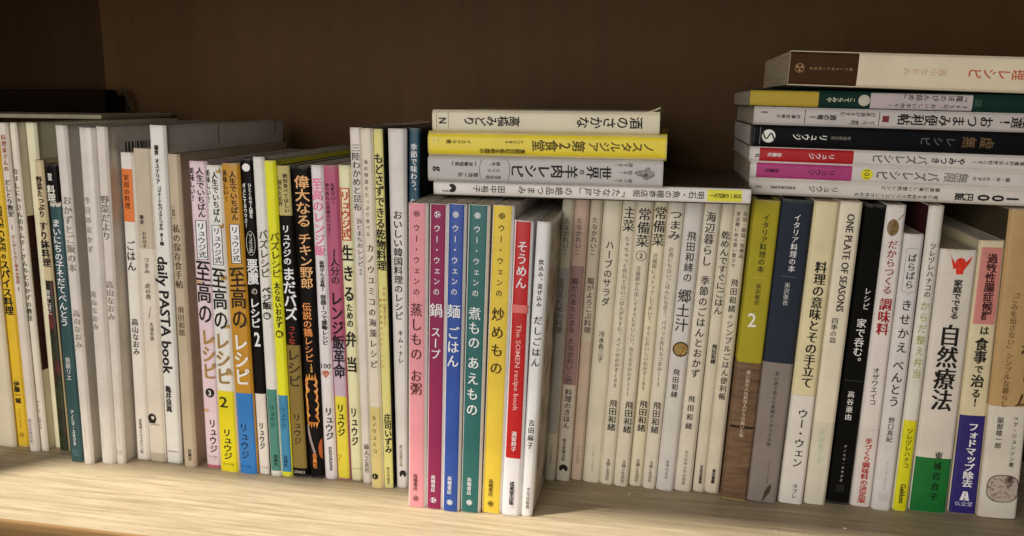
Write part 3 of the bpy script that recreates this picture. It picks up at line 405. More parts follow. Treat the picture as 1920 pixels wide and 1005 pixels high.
 (dict(k='Y', x=218.52, y=74.41, z=225.19, w=10.67, h=210.0, tilt=1.0, d=148.0, c='cac4bc', l='white book with a magenta section, second from bottom of the right hand pile'), [
  ('P', 145.34, 205.85, -0.5, 0.5, 'a83c74'), ('T', 'リュウジ', 155.98, 173.1, 4.29, 0, '2c1424', 's'), ('T', '扶桑社', 191.09, 200.34, 2.64, 0, '3c1428', 'b'), ('DOT', 136.09, 3.63, 0, 'd0c428', '101'), ('T', 'バズレシピ', 91.63, 130.83, 5.94, 0, '55524c', 'r'), ('T', '無限', 74.47, 89.71, 6.6, 0, '77736a', 'r'), ('T', '麺・丼・おかずの', 50.34, 72.57, 2.64, 0, '1c1815', 's')]),
 (dict(k='Y', x=217.47, y=74.41, z=236.26, w=9.53, h=210.0, tilt=1.0, d=148.0, c='cac4bc', l='white book with a red section, just under the black book in the right hand pile'), [
  ('P', 144.18, 203.42, -0.5, 0.5, 'a81c20'), ('T', '社', 203.42, 206.17, 2.63, 0.1, '1c1815', 'b'), ('T', 'リュウジ', 155.78, 172.5, 4.28, 0, 'e8dcdc', 's'), ('T', '扶桑社', 189.08, 198.28, 2.63, 0, 'e8dcdc', 'b'), ('T', 'バズレシピ', 98.66, 133.0, 5.92, 0, '55524c', 'r'), ('T', 'やみつき', 76.41, 97.06, 4.28, 0, '1c1815', 'b'), ('T', '悪魔的で失敗知らず!', 42.12, 72.63, 2.63, 0, '1c1815', 's')]),
 (dict(k='Y', x=217.18, y=74.41, z=246.2, w=14.01, h=210.0, tilt=1.0, d=148.0, c='0f0f12', l='black book with a round white swirl emblem in the right hand pile'), [
  ('VL', 207.36, '3c3c3c'), ('VL', 203.6, '6c6864'), ('SWIRL', 198.14, 4.27, 0, 'd8d4cc'), ('T', 'リュウジ', 160.79, 183.22, 4.27, 0, 'd8d4cc', 'r'), ('T', '料理研究家', 146.56, 159.13, 2.3, 0, '77736c', 's'), ('T', '虚無', 60.52, 79.91, 7.22, 0, '5c4830', 'mb'), ('T', 'レシピ', 83.07, 104.68, 5.91, 0, '55555a', 's')]),
 (dict(k='Y', x=218.61, y=74.41, z=260.6, w=11.44, h=210.0, tilt=1.0, d=148.0, c='b9b2ac', l='pale book with black brush title and a dark red stamp in the right hand pile'), [
  ('T', '厳選!', 40.75, 61.0, 7.19, 0, '1c1815', 'mb'), ('T', 'おつまみ便利帖', 64.09, 121.22, 7.19, 0, '1c1815', 'mb'), ('O', 128.0, 1.96, 0, '6c2c2c', 'sqf'), ('VL', 131.88, '2c2824'), ('T', '日本酒がすすむ', 134.15, 156.06, 2.94, -0.22, '1c1815', 's'), ('T', 'ビール、焼酎、', 134.15, 151.45, 2.94, 0.25, '1c1815', 's'), ('T', '酒の肴', 158.03, 170.29, 3.59, 0, '1c1815', 'b'), ('T', '201', 170.62, 175.28, 2.61, 0, '1c1815', 'b'), ('VL', 177.62, '1c1815'), ('T', '井澤由美子', 180.29, 195.77, 2.61, 0, '1c1815', 's'), ('T', '池田書店', 200.84, 205.6, 1.31, -0.2, '1c1815', 's')]),
 (dict(k='Y', x=215.39, y=74.41, z=272.44, w=10.56, h=210.0, tilt=1.0, d=148.0, c='0f2c24', l='dark green book with a yellow end and lilac title panel in the right pile'), [
  ('P', 166.71, 209.8, -0.5, 0.5, 'a8902c'), ('P', 74.31, 134.95, -0.5, 0.5, 'b0a4a4'), ('T', 'こてらみや', 144.05, 162.08, 3.25, 0, 'c8c4a8', 'm'), ('O', 138.84, 3.58, 0, 'a8a494', 'disc'), ('T', '「魔法のびん詰め」', 75.25, 117.55, 3.9, -0.24, '1c1815', 's'), ('T', '365日、おいしい手作り!', 76.81, 124.62, 2.93, 0.24, '1c1815', 's'), ('O', 71.21, 1.95, 0, '3c5848', 'sq')]),
 (dict(k='Y', x=238.8, y=74.41, z=286.4, w=21.22, h=192.0, tilt=1.8, d=150.0, c='d6c8ac', l='thick boxed book with a dark brown left half, top of the right hand pile', slip=1), [
  ('P', 149.68, 191.8, -0.5, 0.5, '3c2410'), ('T', '暮らしを味わう料理本', 152.93, 179.49, 1.94, 0, '8c7048', 'm'), ('EM', 185.45, 2.92, 0, '8c7048', 1), ('T', '高山なおみ', 96.77, 122.99, 4.54, 0, 'b8a080', 'm'), ('T', '料理レシピ', 42.62, 84.91, 6.48, 0, 'a8583c', 'r')]),
]
mm = .001
class Book:
    def __init__(s, d, rnd):
        s.w = d['w'] * mm; s.h = d['h'] * mm; s.d = d['d'] * mm; s.tp = d.get('tp', 0)
        s.bulge = d.get('bulge', .0004 + rnd.random() * .0003) if s.w > .007 else .0002
        s.r = d.get('r', min(.0021, s.w * .24)); s.hard = d.get('hard'); s.rough = d.get('rough', .36 + .2 * rnd.random())
        if s.hard: s.bulge = .0004
        s.off_text = .00014 + .5 * s.bulge
        s.rnd = rnd
    def sy(s, u):
        a = min(abs(u), s.w / 2); e = s.w / 2 - a
        y = -s.bulge * (1 - (2 * u / s.w) ** 2)
        if e < s.r: y += s.r - math.sqrt(max(s.r ** 2 - (s.r - e) ** 2, 0))
        return y
    def tx(s, x, z): return x * (1 + s.tp * (2 * z / s.h - 1))
    def prof(s, ext, off=0.):
        """outline of the spine and both cover sides seen from above, ext deep, off outwards"""
        n = 5; pts = []
        hw = s.w / 2
        side = [ext]
        for q in ((.0085, .006, .0045, .003) if s.hard else (.0062, .0052, .0042)):
            if q < ext: side.append(q)
        g = .0007 if s.hard else .00022
        def sx(y):
            if s.hard and .003 < y < .0085: return hw - g
            if not s.hard and .0042 < y < .0062: return hw - g
            return hw
        for y in side: pts.append((-sx(y) - off, y))
        us = [-hw + s.r * (1 - math.cos(i / n * math.pi / 2)) for i in range(0, n + 1)]
        m_ = 6
        mid = [(-hw + s.r) + (s.w - 2 * s.r) * i / m_ for i in range(1, m_)]
        allu = us + mid + [-u for u in reversed(us)]
        for u in allu:
            nx = 0
            k = max(0, (abs(u) - (hw - s.r)) / s.r)
            pts.append((u + math.copysign(off * k, u), s.sy(u) - off * math.sqrt(max(0, 1 - k * k))))
        for y in reversed(side): pts.append((sx(y) + off, y))
        return pts

def wrap(bk, name, v0, v1, mat, parent, off, ext=None, thick=0.):
    """a strip laid round the spine and the cover sides from v0 to v1 (measured down from the head)"""
    ext = ext or bk.d * .6
    P = bk.prof(ext, off)
    z1, z0 = bk.h - v0, bk.h - v1
    V = []; F = []
    for z in (z0, z1):
        V += [(bk.tx(x, z), y, z) for x, y in P]
    n = len(P)
    for i in range(n - 1): F.append((i, i + 1, n + i + 1, n + i))
    if thick:
        Q = bk.prof(ext, off - thick)
        for z in (z0, z1): V += [(bk.tx(x, z), y, z) for x, y in Q]
        for i in range(n - 1):
            F.append((n + i, n + i + 1, 3 * n + i + 1, 3 * n + i)); F.append((i + 1, i, 2 * n + i, 2 * n + i + 1))
    o = mesh(name, V, F, mat, parent)
    return o

def cover(bk, mat, parent):
    t = .0022 if bk.hard else .00045
    P = bk.prof(bk.d, 0); Q = bk.prof(bk.d, -t)
    if bk.r < t: Q = [(max(min(x, bk.w / 2 - t), -bk.w / 2 + t), max(y, t)) for x, y in P]
    n = len(P); V = []; F = []
    for z in (0, bk.h):
        V += [(bk.tx(x, z), y, z) for x, y in P]
        V += [(bk.tx(x, z), y, z) for x, y in Q]
    a, b_, c, d = 0, n, 2 * n, 3 * n
    for i in range(n - 1):
        F += [(a + i, a + i + 1, c + i + 1, c + i), (b_ + i + 1, b_ + i, d + i, d + i + 1),
              (a + i + 1, a + i, b_ + i, b_ + i + 1), (c + i, c + i + 1, d + i + 1, d + i)]
    F += [(a, c, d, b_), (a + n - 1, b_ + n - 1, d + n - 1, c + n - 1)]
    o = mesh('cover', V, F, mat, parent, smooth=True)
    o.data.set_sharp_from_angle(angle=math.radians(35)) if hasattr(o.data, 'set_sharp_from_angle') else None
    return o

def page_block(bk, parent, tint, flush=False):
    t = .0023 if bk.hard else .0005
    ins = .003 if bk.hard else (.0002 if flush else .0006)
    bm = bmesh.new()
    box_bm(bm, -bk.w / 2 + t, bk.w / 2 - t, t + .0004, bk.d - (.003 if bk.hard else .0006), ins, bk.h - ins)
    for v in bm.verts: v.co.x = bk.tx(v.co.x, v.co.z)
    return bm_obj('page_block', bm, pages(tint), parent)

class Ink:
    """collects flat printed shapes that follow the spine"""
    def __init__(s, bk, off): s.bk = bk; s.off = off; s.V = []; s.F = []
    def poly(s, pts, layer=0):
        b0 = len(s.V)
        s.V += [(u, v, layer) for u, v in pts]; s.F.append(tuple(range(b0, b0 + len(pts))))
    def tri(s, vs, fs, layer=0):
        b0 = len(s.V); s.V += [(u, v, layer) for u, v in vs]; s.F += [tuple(b0 + i for i in f) for f in fs]
    def strip(s, outer, inner, layer=0):
        n = len(outer); b0 = len(s.V)
        s.V += [(u, v, layer) for u, v in outer] + [(u, v, layer) for u, v in inner]
        for i in range(n):
            j = (i + 1) % n; s.F.append((b0 + i, b0 + j, b0 + n + j, b0 + n + i))
    def build(s, name, mat, parent, split=False):
        bk = s.bk; V = []
        lim = bk.w / 2 - (bk.r if name in ('lettering', 'emblem', 'printed_outline', 'emblem_dot') else 0)
        for u, v, l in s.V:
            z = bk.h - v; uu = max(min(u, lim), -lim)
            V.append((bk.tx(u, z), bk.sy(uu) - s.off - l * .00002, z))
        me = bpy.data.meshes.new(name); me.from_pydata(V, [], s.F); me.materials.append(mat); me.update()
        return link(name, me, parent)

def circ(cx, cv, r, n=20, sx=1., sy=1., a0=0.):
    return [(cx + r * sx * math.cos(a0 + 2 * math.pi * i / n), cv + r * sy * math.sin(a0 + 2 * math.pi * i / n)) for i in range(n)]

def put_char(I, ch, cu, cv, size, style, ang=0., sw=1.):
    off, shifts = STYLE[style]
    vs, fs = text_mesh(ch, off)
    if not vs: return
    if ord(ch) < 0x2000:
        x0 = min(v[0] for v in vs); x1 = max(v[0] for v in vs); cx, cy = (x0 + x1) / 2, .36; k = 1.12
    else: cx, cy, k = .5, .38, 1.
    dx = dy = 0
    if ch in SMALL: dx, dy = .09, .07
    if ch in '、。': dx, dy = .55, .5
    ca, sa = math.cos(ang), math.sin(ang)
    for li, sh in enumerate(shifts):
        out = []
        for x, y in vs:
            x, y = (x - cx) * k, (y - cy) * k
            if ch in ROT: x, y = y, -x
            x += dx + sh[0]; y += dy + sh[1]
            x, y = x * ca - y * sa, x * sa + y * ca
            out.append((cu + x * size * sw, cv - y * size))
        I.tri(out, fs, li)

def text_down(bk, parent, e, off):
    _, s, v0, v1, size, u, col, style = e
    v0 *= mm; v1 *= mm; size *= mm
    n = len(s)
    size = min(size, bk.w * .92)
    span = v1 - v0
    pitch_max = span / n
    gs = size
    mx = {'s': 1.1, 'm': 1.1, 'b': 1.5, 'mb': 1.25, 'r': 1.5}[style]
    if all(ord(c) < 128 for c in s): mx = 1.6
    gs = min(pitch_max * (1.0 if style in 'sm' else 1.04), size * mx)
    I = Ink(bk, off)
    for i, ch in enumerate(s):
        if ch == ' ': continue
        c = v0 + gs / 2 + (span - gs) * (i / (n - 1) if n > 1 else .5)
        a = (bk.rnd.random() - .5) * .14 if style == 'r' else 0
        put_char(I, ch, u * bk.w, c, gs, style, a, sw=min(1.25, size / gs))
    I.build('lettering', ink(col), parent)

def text_run(bk, parent, e, off):
    _, s, v0, v1, size, u, col, style = e
    v0 *= mm; v1 *= mm; size *= mm
    o, shifts = STYLE[style]
    if style == 'mb' and s[:3] == 'ONE':
        o = .0
    parts = []; x = 0.
    vs, fs = text_mesh(s, o)
    x0 = min(a for a, b in vs); x1 = max(a for a, b in vs)
    k = (v1 - v0) / (x1 - x0); ky = size * 1.15
    I = Ink(bk, off)
    for li, sh in enumerate(shifts):
        I.tri([(u * bk.w + (y - .34) * ky, v0 + (a - x0 + sh[0]) * k) for a, y in vs], fs, li)
    I.build('lettering', ink(col), parent)

def text_across(bk, parent, s, v, width, u, col, off, style='b'):
    vs, fs = text_mesh(s, STYLE[style][0])
    x0 = min(a for a, b in vs); x1 = max(a for a, b in vs)
    width = min(width, bk.w * .8)
    k = width / (x1 - x0); I = Ink(bk, off)
    I.tri([(u * bk.w + (a - (x0 + x1) / 2) * k, v - (y - .35) * k) for a, y in vs], fs)
    I.build('lettering', ink(col), parent)

def patch(bk, parent, name, v0, v1, u0, u1, mat, off):
    I = Ink(bk, off); n = 12
    us = [u0 * bk.w + (u1 - u0) * bk.w * i / n for i in range(n + 1)]
    hw = bk.w / 2; ua, ub = us[0], us[-1]
    for q in (.02, .1, .3, .6, 1.):
        for sg in (-1, 1):
            x = sg * (hw - bk.r * q)
            if ua < x < ub: us.append(x)
    us = sorted(set(round(x, 7) for x in us)); n = len(us) - 1
    for i in range(n): I.poly([(us[i], v1), (us[i + 1], v1), (us[i + 1], v0), (us[i], v0)])
    return I.build(name, mat, parent)

def side_patch(bk, parent, name, v0, v1, y0, y1, mat, side=1, off=.00008):
    x = side * (bk.w / 2 + off); z0, z1 = bk.h - v1, bk.h - v0
    V = [(bk.tx(x, z0), y0, z0), (bk.tx(x, z0), y1, z0), (bk.tx(x, z1), y1, z1), (bk.tx(x, z1), y0, z1)]
    return mesh(name, V, [(0, 1, 2, 3)] if side > 0 else [(3, 2, 1, 0)], mat, parent)

def rect(u0, u1, v0, v1): return [(u0, v1), (u1, v1), (u1, v0), (u0, v0)]

def element(bk, root, e, base):
    t = e[0]; W = bk.w; o1 = .00009; ot = bk.off_text
    if t == 'T': text_down(bk, root, e, ot)
    elif t == 'TB': text_down(bk, root, e, ot + .0003)
    elif t in ('R', 'R2'): text_run(bk, root, e, ot)
    elif t in ('H', 'H2'):
        text_across(bk, root, e[1], e[2] * mm, e[3] * mm, e[4], e[5], ot + (.0003 if t == 'H2' else 0))
    elif t == 'Z': wrap(bk, e[1], e[2] * mm, min(e[3] * mm, bk.h - .0001), paper(e[4], bk.rough, False), root, .00006)
    elif t == 'OBI':
        wrap(bk, 'paper_band', e[1] * mm, min(e[2] * mm, bk.h - .0004), photo_print('wood') if e[3] == 'wood' else paper(e[3], .5, False), root, .00035, thick=.0002)
    elif t == 'P': patch(bk, root, 'printed_panel', e[1] * mm, e[2] * mm, e[3], e[4], paper(e[5], bk.rough, False), o1)
    elif t == 'P2': patch(bk, root, 'printed_panel', e[1] * mm, e[2] * mm, e[3], e[4], paper(e[5], bk.rough, False), o1 + .00004)
    elif t == 'N': patch(bk, root, 'printed_photo', e[1] * mm, e[2] * mm, -.5, .5, photo_print(e[3]), o1)
    elif t in ('BOX', 'BUB', 'ELL'):
        v0, v1 = e[1] * mm, e[2] * mm; u0, u1 = e[3] * W, e[4] * W; lw = .0003
        if t == 'BOX':
            patch(bk, root, 'printed_panel', v0, v1, e[3], e[4], ink(e[5]), o1)
            lc = e[6]; lw = .0004 if lc != 'a8402c' else .0007
            out = rect(u0, u1, v0, v1); inn = rect(u0 + lw, u1 - lw, v0 + lw, v1 - lw)
        elif t == 'BUB':
            lc = e[5]; mu = (u0 + u1) / 2
            out = [(u0, v1), (mu - .0008, v1), (mu, v1 + .0025), (mu + .0008, v1), (u1, v1), (u1, v0), (u0, v0)]
            inn = [(u0 + lw, v1 - lw), (mu - .0006, v1 - lw), (mu, v1 + .0019), (mu + .0006, v1 - lw), (u1 - lw, v1 - lw), (u1 - lw, v0 + lw), (u0 + lw, v0 + lw)]
        else:
            lc = e[5]; cu, cv = (u0 + u1) / 2, (v0 + v1) / 2
            out = circ(cu, cv, 1, 24, (u1 - u0) / 2, (v1 - v0) / 2); inn = circ(cu, cv, 1, 24, (u1 - u0) / 2 - lw, (v1 - v0) / 2 - lw)
        I = Ink(bk, ot - .00003); I.strip(out, inn); I.build('printed_outline', ink(lc), root)
    elif t == 'O':
        v, r, u, col, k = e[1] * mm, e[2] * mm, e[3] * W, e[4], e[5]
        I = Ink(bk, ot)
        if k == 'ring': I.strip(circ(u, v, r), circ(u, v, r * .8)); I.strip(circ(u, v, r * .5), circ(u, v, r * .3))
        elif k == 'sq':
            I.strip(rect(u - r, u + r, v - r, v + r), rect(u - r * .82, u + r * .82, v - r * .82, v + r * .82)); I.strip(circ(u, v, r * .6), circ(u, v, r * .35))
        elif k == 'sqf': I.poly(rect(u - r, u + r, v - r, v + r))
        else: I.poly(circ(u, v, r))
        I.build('emblem', ink(col), root)
    elif t == 'EM':
        v, r, u, col, k = e[1] * mm, e[2] * mm, e[3] * W, e[4], e[5]
        I = Ink(bk, ot); I.strip(circ(u, v, r), circ(u, v, r * .86))
        n = (6, 3, 8, 10, 4)[k]
        for i in range(n):
            a = 2 * math.pi * i / n
            I.poly(circ(u + math.cos(a) * r * .5, v + math.sin(a) * r * .5, r * (.22 if n > 4 else .3), 8))
        I.poly(circ(u, v, r * .16, 8)); I.build('emblem', ink(col), root)
    elif t in ('DISC', 'DOT'):
        v, r, u, col = e[1] * mm, e[2] * mm, e[3] * W, e[4]
        I = Ink(bk, ot - .00002); I.poly(circ(u, v, r)); I.build('emblem', ink(col), root)
        if t == 'DISC':
            I = Ink(bk, ot + .00003); put_char(I, e[5], u, v, r * 1.35, 'b'); I.build('lettering', ink(e[6]), root)
        else:
            I = Ink(bk, ot + .00003)
            vs, fs = text_mesh(e[5], .01); x0 = min(a for a, b in vs); x1 = max(a for a, b in vs); k = r * 1.5 / (x1 - x0)
            I.tri([(u + (a - (x0 + x1) / 2) * k, v - (y - .35) * k) for a, y in vs], fs); I.build('lettering', ink('5c5414'), root)
    elif t == 'RING':
        v, r, u, col = e[1] * mm, e[2] * mm, e[3] * W, e[4]
        I = Ink(bk, ot); I.strip(circ(u, v, r, 24), circ(u, v, r * .9, 24)); put_char(I, e[5], u, v, r * 1.2, 'b'); I.build('lettering', ink(col), root)
    elif t == 'STAR':
        v, r, u, col = e[1] * mm, e[2] * mm, e[3] * W, e[4]
        I = Ink(bk, ot); pts = []
        for i in range(10):
            a = -math.pi / 2 + math.pi * i / 5; q = r if i % 2 == 0 else r * .5
            pts.append((max(u + q * math.cos(a), -W / 2), v + q * math.sin(a)))
        c0 = (u + .0001, v)
        for i in range(10): I.poly([c0, pts[(i + 1) % 10], pts[i]])
        I.build('printed_star', ink(col), root)
    elif t == 'GEM':
        v, r, u, col = e[1] * mm, e[2] * mm, e[3] * W, e[4]
        I = Ink(bk, ot); I.poly([(u - r, v - r * .2), (u, v + r), (u + r, v - r * .2), (u + r * .55, v - r * .8), (u - r * .55, v - r * .8)]); I.build('printed_gem', ink(col), root)
        I = Ink(bk, ot + .00003)
        for a, c in ((-.5, -.1), (0, .0), (.5, .1)): I.poly([(u + a * r - .00012, v - r * .2), (u + c * r, v + r * .8), (u + a * r + .00012, v - r * .2)])
        I.poly(rect(u - r * .95, u + r * .95, v - r * .25, v - r * .15)); I.build('printed_gem_lines', ink('e0c8b0'), root)
    elif t == 'BOWL':
        v, r, u = e[1] * mm, e[2] * mm, e[3] * W
        I = Ink(bk, ot); I.strip(circ(u, v, r, 28), circ(u, v, r * .84, 28)); I.build('printed_bowl_rim', ink('3c2010'), root)
        I = Ink(bk, ot); I.poly(circ(u, v, r * .84, 28)); I.build('printed_photo', photo_print('bowl'), root)
    elif t == 'NUT':
        v, r, u = e[1] * mm, e[2] * mm, e[3] * W
        I = Ink(bk, ot); I.poly(circ(u, v, r, 20, .72, 1.05)); I.build('printed_photo', photo_print('nut'), root)
        I = Ink(bk, ot); I.poly([(u + r * .5, v - r), (u + r * 1.1, v - r * 1.7), (u + r * 1.2, v - r * 1.65), (u + r * .62, v - r * .95)]); I.build('printed_stem', ink('6c5838'), root)
    elif t == 'FAN':
        v, r, u, col = e[1] * mm, e[2] * mm, e[3] * W, e[4]
        pts = [(u, v + r * .15)]
        for i in range(22):
            a = math.radians(135 + 270 * i / 21); pts.append((u + r * math.cos(a), v + r * math.sin(a)))
        I = Ink(bk, ot)
        for i in range(1, len(pts) - 1): I.poly([pts[0], pts[i + 1], pts[i]])
        I.build('emblem', ink(col), root)
        I = Ink(bk, ot + .00003); I.poly(circ(u, v + r * .25, r * .2, 10)); I.build('emblem_dot', ink(base), root)
    elif t == 'FIG':
        v, r, u, col = e[1] * mm, e[2] * mm, e[3] * W, e[4]
        I = Ink(bk, ot); I.poly(circ(u, v - r * .1, r * .42, 16))
        I.poly([(u - r * .45, v - r * .0), (u - r * .25, v + r * .95), (u + r * .3, v + r * .9), (u + r * .35, v + r * .1)])
        I.poly([(u - r * .95, v - r), (u - r * .55, v + r * .5), (u - r * .2, v + r * .3), (u - r * .8, v - r * .55)])
        I.poly([(u + r * .95, v - r * .7), (u + r * .2, v + r * .1), (u + r * .3, v + r * .6), (u + r * .75, v - r * .1)])
        I.build('printed_figure', ink(col), root)
    elif t == 'CR':
        v, r, u, col = e[1] * mm, e[2] * mm, e[3] * W, e[4]
        I = Ink(bk, ot - .00005); P = [(-1, .6), (1, .6), (1.15, -.7), (.5, 0), (0, -1), (-.5, 0), (-1.15, -.7)]
        P = [(max(-W / 2 + .0004, min(W / 2 - .0004, u + a * r)), v + b_ * r) for a, b_ in P]
        for i in range(len(P)): I.poly([(sum(p[0] for p in P) / 7, v + r * .25), P[(i + 1) % 7], P[i]])
        I.build('printed_crown', ink(col), root)
    elif t == 'ALOGO':
        v, r, u, col = e[1] * mm, e[2] * mm, e[3] * W, e[4]
        I = Ink(bk, ot); I.poly([(u - r * .8, v + r), (u - r * .3, v - r), (u + r * .1, v - r), (u - r * .15, v + r)])
        I.poly([(u + .1 * r, v + r), (u + .15 * r, v - r), (u + r * .45, v - r), (u + r * .9, v + r)]); I.poly(rect(u - r * .3, u + r * .5, v + r * .1, v + r * .4))
        I.build('emblem', ink(col), root)
    elif t == 'OVAL':
        v, r, u = e[1] * mm, e[2] * mm, e[3] * W
        def sup(q): return [(u + q * .95 * math.copysign(abs(math.cos(a)) ** .7, math.cos(a)), v + q * .98 * math.copysign(abs(math.sin(a)) ** .7, math.sin(a))) for a in [2 * math.pi * i / 36 for i in range(36)]]
        k = min(1, W * .42 / (r * .95)); r *= k
        off = ot + .0003
        I = Ink(bk, off); I.strip(sup(r), sup(r * .95)); I.build('printed_outline', ink('1c1815'), root)
        I = Ink(bk, off)
        P = sup(r * .95)
        for i in range(36): I.poly([(u, v), P[(i + 1) % 36], P[i]])
        I.build('printed_photo', photo_print('portrait'), root)
    elif t == 'SHEEP':
        v, r, u = e[1] * mm, e[2] * mm, e[3] * W
        pts = [(-.1, -1.0), (.3, -.95), (.62, -.6), (.9, -.2), (.75, .1), (.45, .3), (.3, .75), (.05, 1.05), (-.2, 1.05), (-.4, .7), (-.45, .2), (-.62, -.05), (-.95, -.25), (-.75, -.5), (-.4, -.6), (-.3, -.85)]
        I = Ink(bk, ot)
        P = [(u + a * r * .75, v + b_ * r) for a, b_ in pts]
        for i in range(len(P)): I.poly([(u, v), P[(i + 1) % len(P)], P[i]])
        I.build('printed_drawing', photo_print('sheep'), root)
        I = Ink(bk, ot + .00003); I.strip(circ(u + r * .15, v - r * .1, r * .2, 12), circ(u + r * .15, v - r * .1, r * .12, 12)); I.strip(P, [(u + (a - u) * .95, v + (b_ - v) * .96) for a, b_ in P]); I.poly(circ(u + r * .15, v - r * .1, r * .07, 8))
        I.build('printed_drawing_lines', ink('2c2a2a'), root)
    elif t == 'SWIRL':
        v, r, u, col = e[1] * mm, e[2] * mm, e[3] * W, e[4]
        I = Ink(bk, ot); I.poly(circ(u, v, r, 28)); I.build('emblem', ink(col), root)
        I = Ink(bk, ot + .00003); L = []
        for i in range(25):
            q = i / 24; a = 1.6 * math.pi * (q - .5) * 2
            L.append((u + r * .62 * math.sin(a * .95) * (.55 + .45 * abs(2 * q - 1)), v + r * 1.0 * (2 * q - 1)))
        for (a, b_), (c, d) in zip(L, L[1:]):
            tw = r * .11; nx, ny = -(d - b_), (c - a); ln = math.hypot(nx, ny) or 1; nx *= tw / ln; ny *= tw / ln
            I.poly([(a - nx, b_ - ny), (c - nx, d - ny), (c + nx, d + ny), (a + nx, b_ + ny)])
        I.build('emblem_swirl', ink('0c0c0e'), root)
    elif t == 'LOGO':
        v0, v1 = e[1] * mm, e[2] * mm; r = (v1 - v0) / 2; v = (v0 + v1) / 2; u = -.18 * W
        I = Ink(bk, ot); I.strip(circ(u, v, r, 20, .9, 1), circ(u + r * .15, v - r * .15, r * .38, 20)); I.poly(rect(u - r * .7, u + r * .7, v + r * .8, v + r)); I.build('emblem', ink('1c1815'), root)
    elif t in ('HL', 'VL'):
        v = e[1] * mm
        uu, col = (e[2], e[3]) if t == 'HL' else (.8, e[2])
        patch(bk, root, 'printed_line', v - .0002, v + .0002, -uu / 2, uu / 2, ink(col), ot if t == 'HL' else .00013)
    elif t == 'DL':
        patch(bk, root, 'printed_line', e[1] * mm, e[2] * mm, -.49, .49, ink(e[3]), .00048)
    elif t == 'L':
        v0, v1 = e[1] * mm, e[2] * mm; I = Ink(bk, ot); I.poly([(-.06 * W, v1), (-.03 * W, v1), (.12 * W, v0), (.09 * W, v0)]); I.build('printed_line', ink(e[4]), root)
    elif t == 'TRI':
        v0, v1 = e[1] * mm, e[2] * mm; I = Ink(bk, .0001); I.poly([(-.5 * W, v0), (-.02 * W, v1), (.5 * W, v0), (.5 * W, v0 - .0005), (-.5 * W, v0 - .0005)]); I.build('printed_panel', paper(e[3], bk.rough, False), root)
    elif t == 'FLAME':
        v0, v1 = e[1] * mm, e[2] * mm; I = Ink(bk, ot - .0001); rn = random.Random(3); n = 14; L = []; R = []
        for i in range(n + 1):
            v = v0 + .002 + (v1 - v0 - .004) * i / n; L.append(((-.36 - rn.random() * .08) * W, v)); R.append(((.36 + rn.random() * .08) * W, v))
        for i in range(n): I.poly([L[i], L[i + 1], R[i + 1], R[i]])
        for k in range(4):
            a = (-.27 + .18 * k) * W; I.poly([(a - .0012, v0 + .0021), (a + .0012, v0 + .0021), (a + .0004, v0 - .0022 - .001 * (k % 2))]); I.poly([(a + .0012, v1 - .0021), (a - .0012, v1 - .0021), (a - .0004, v1 + .002 + .001 * (k % 2))])
        I.build('printed_panel', photo_print('flame'), root)
    elif t == 'GLOW':
        v0, v1 = e[1] * mm, e[2] * mm; I = Ink(bk, ot - .0001); n = 12
        A = [(-.5 * W + .5 * W * (1 - math.cos(i / n * 1.5)), v0 + (v1 - v0) * i / n) for i in range(n + 1)]
        B_ = [(a + .2 * W * (1 - .3 * i / n), v - .0012) for i, (a, v) in enumerate(A)]
        for i in range(n): I.poly([A[i], A[i + 1], B_[i + 1], B_[i]])
        I.build('printed_drawing', ink(e[3]), root)
        I = Ink(bk, ot - .0001); P = [(min(a, .5 * W), v) for a, v in circ(.62 * W, v1 - .004, .0068, 24, .6, 1.3)]; I.poly(P); I.build('printed_drawing', ink('a8582c'), root)
    elif t == 'MARK':
        v0, v1 = e[1] * mm, e[2] * mm; u = e[3] * W; I = Ink(bk, ot + .0003)
        I.poly([(u - .003, v1), (u - .002, v0 + .006), (u, v0 + .001), (u + .0022, v0 - .001), (u + .0018, v0 + .005), (u, v0 + .008), (u - .0026, v1)]); I.build('printed_drawing', ink(e[4]), root)
    elif t == 'PAR':
        v0, v1 = sorted((e[1] * mm, e[2] * mm)); I = Ink(bk, ot); R_ = W * .42
        for c, sg in ((v0, -1), (v1, 1)):
            A = [(R_ * math.sin(a), c + sg * .0022 * (math.cos(a) - .1)) for a in [math.radians(-80 + 16 * i) for i in range(11)]]
            for (a, b_), (c2, d) in zip(A, A[1:]): I.poly([(a, b_ - .00012), (c2, d - .00012), (c2, d + .00012), (a, b_ + .00012)])
        I.build('printed_line', ink('55524f'), root)
    elif t == 'F': side_patch(bk, root, 'printed_panel', e[1] * mm, e[2] * mm, e[3] * mm, e[4] * mm, paper(e[5], .5, False))
    elif t == 'BC':
        v0, v1, y0, y1 = [q * mm for q in e[1:5]]; rn = random.Random(5); y = y0; V = []; F = []; x = bk.w / 2 + .0001
        while y < y1:
            t_ = .0006 + rn.random() * .002; b0 = len(V)
            for z in (bk.h - v1, bk.h - v0): V += [(bk.tx(x, z), y, z), (bk.tx(x, z), y + t_, z)]
            F.append((b0, b0 + 1, b0 + 3, b0 + 2)); y += t_ + .0007 + rn.random() * .0014
        mesh('barcode', V, F, ink(e[5]), root)
    elif t == 'CP':
        side_patch(bk, root, 'printed_photo', .004, bk.h - .004, .012, bk.d - .004, photo_print('dish'))

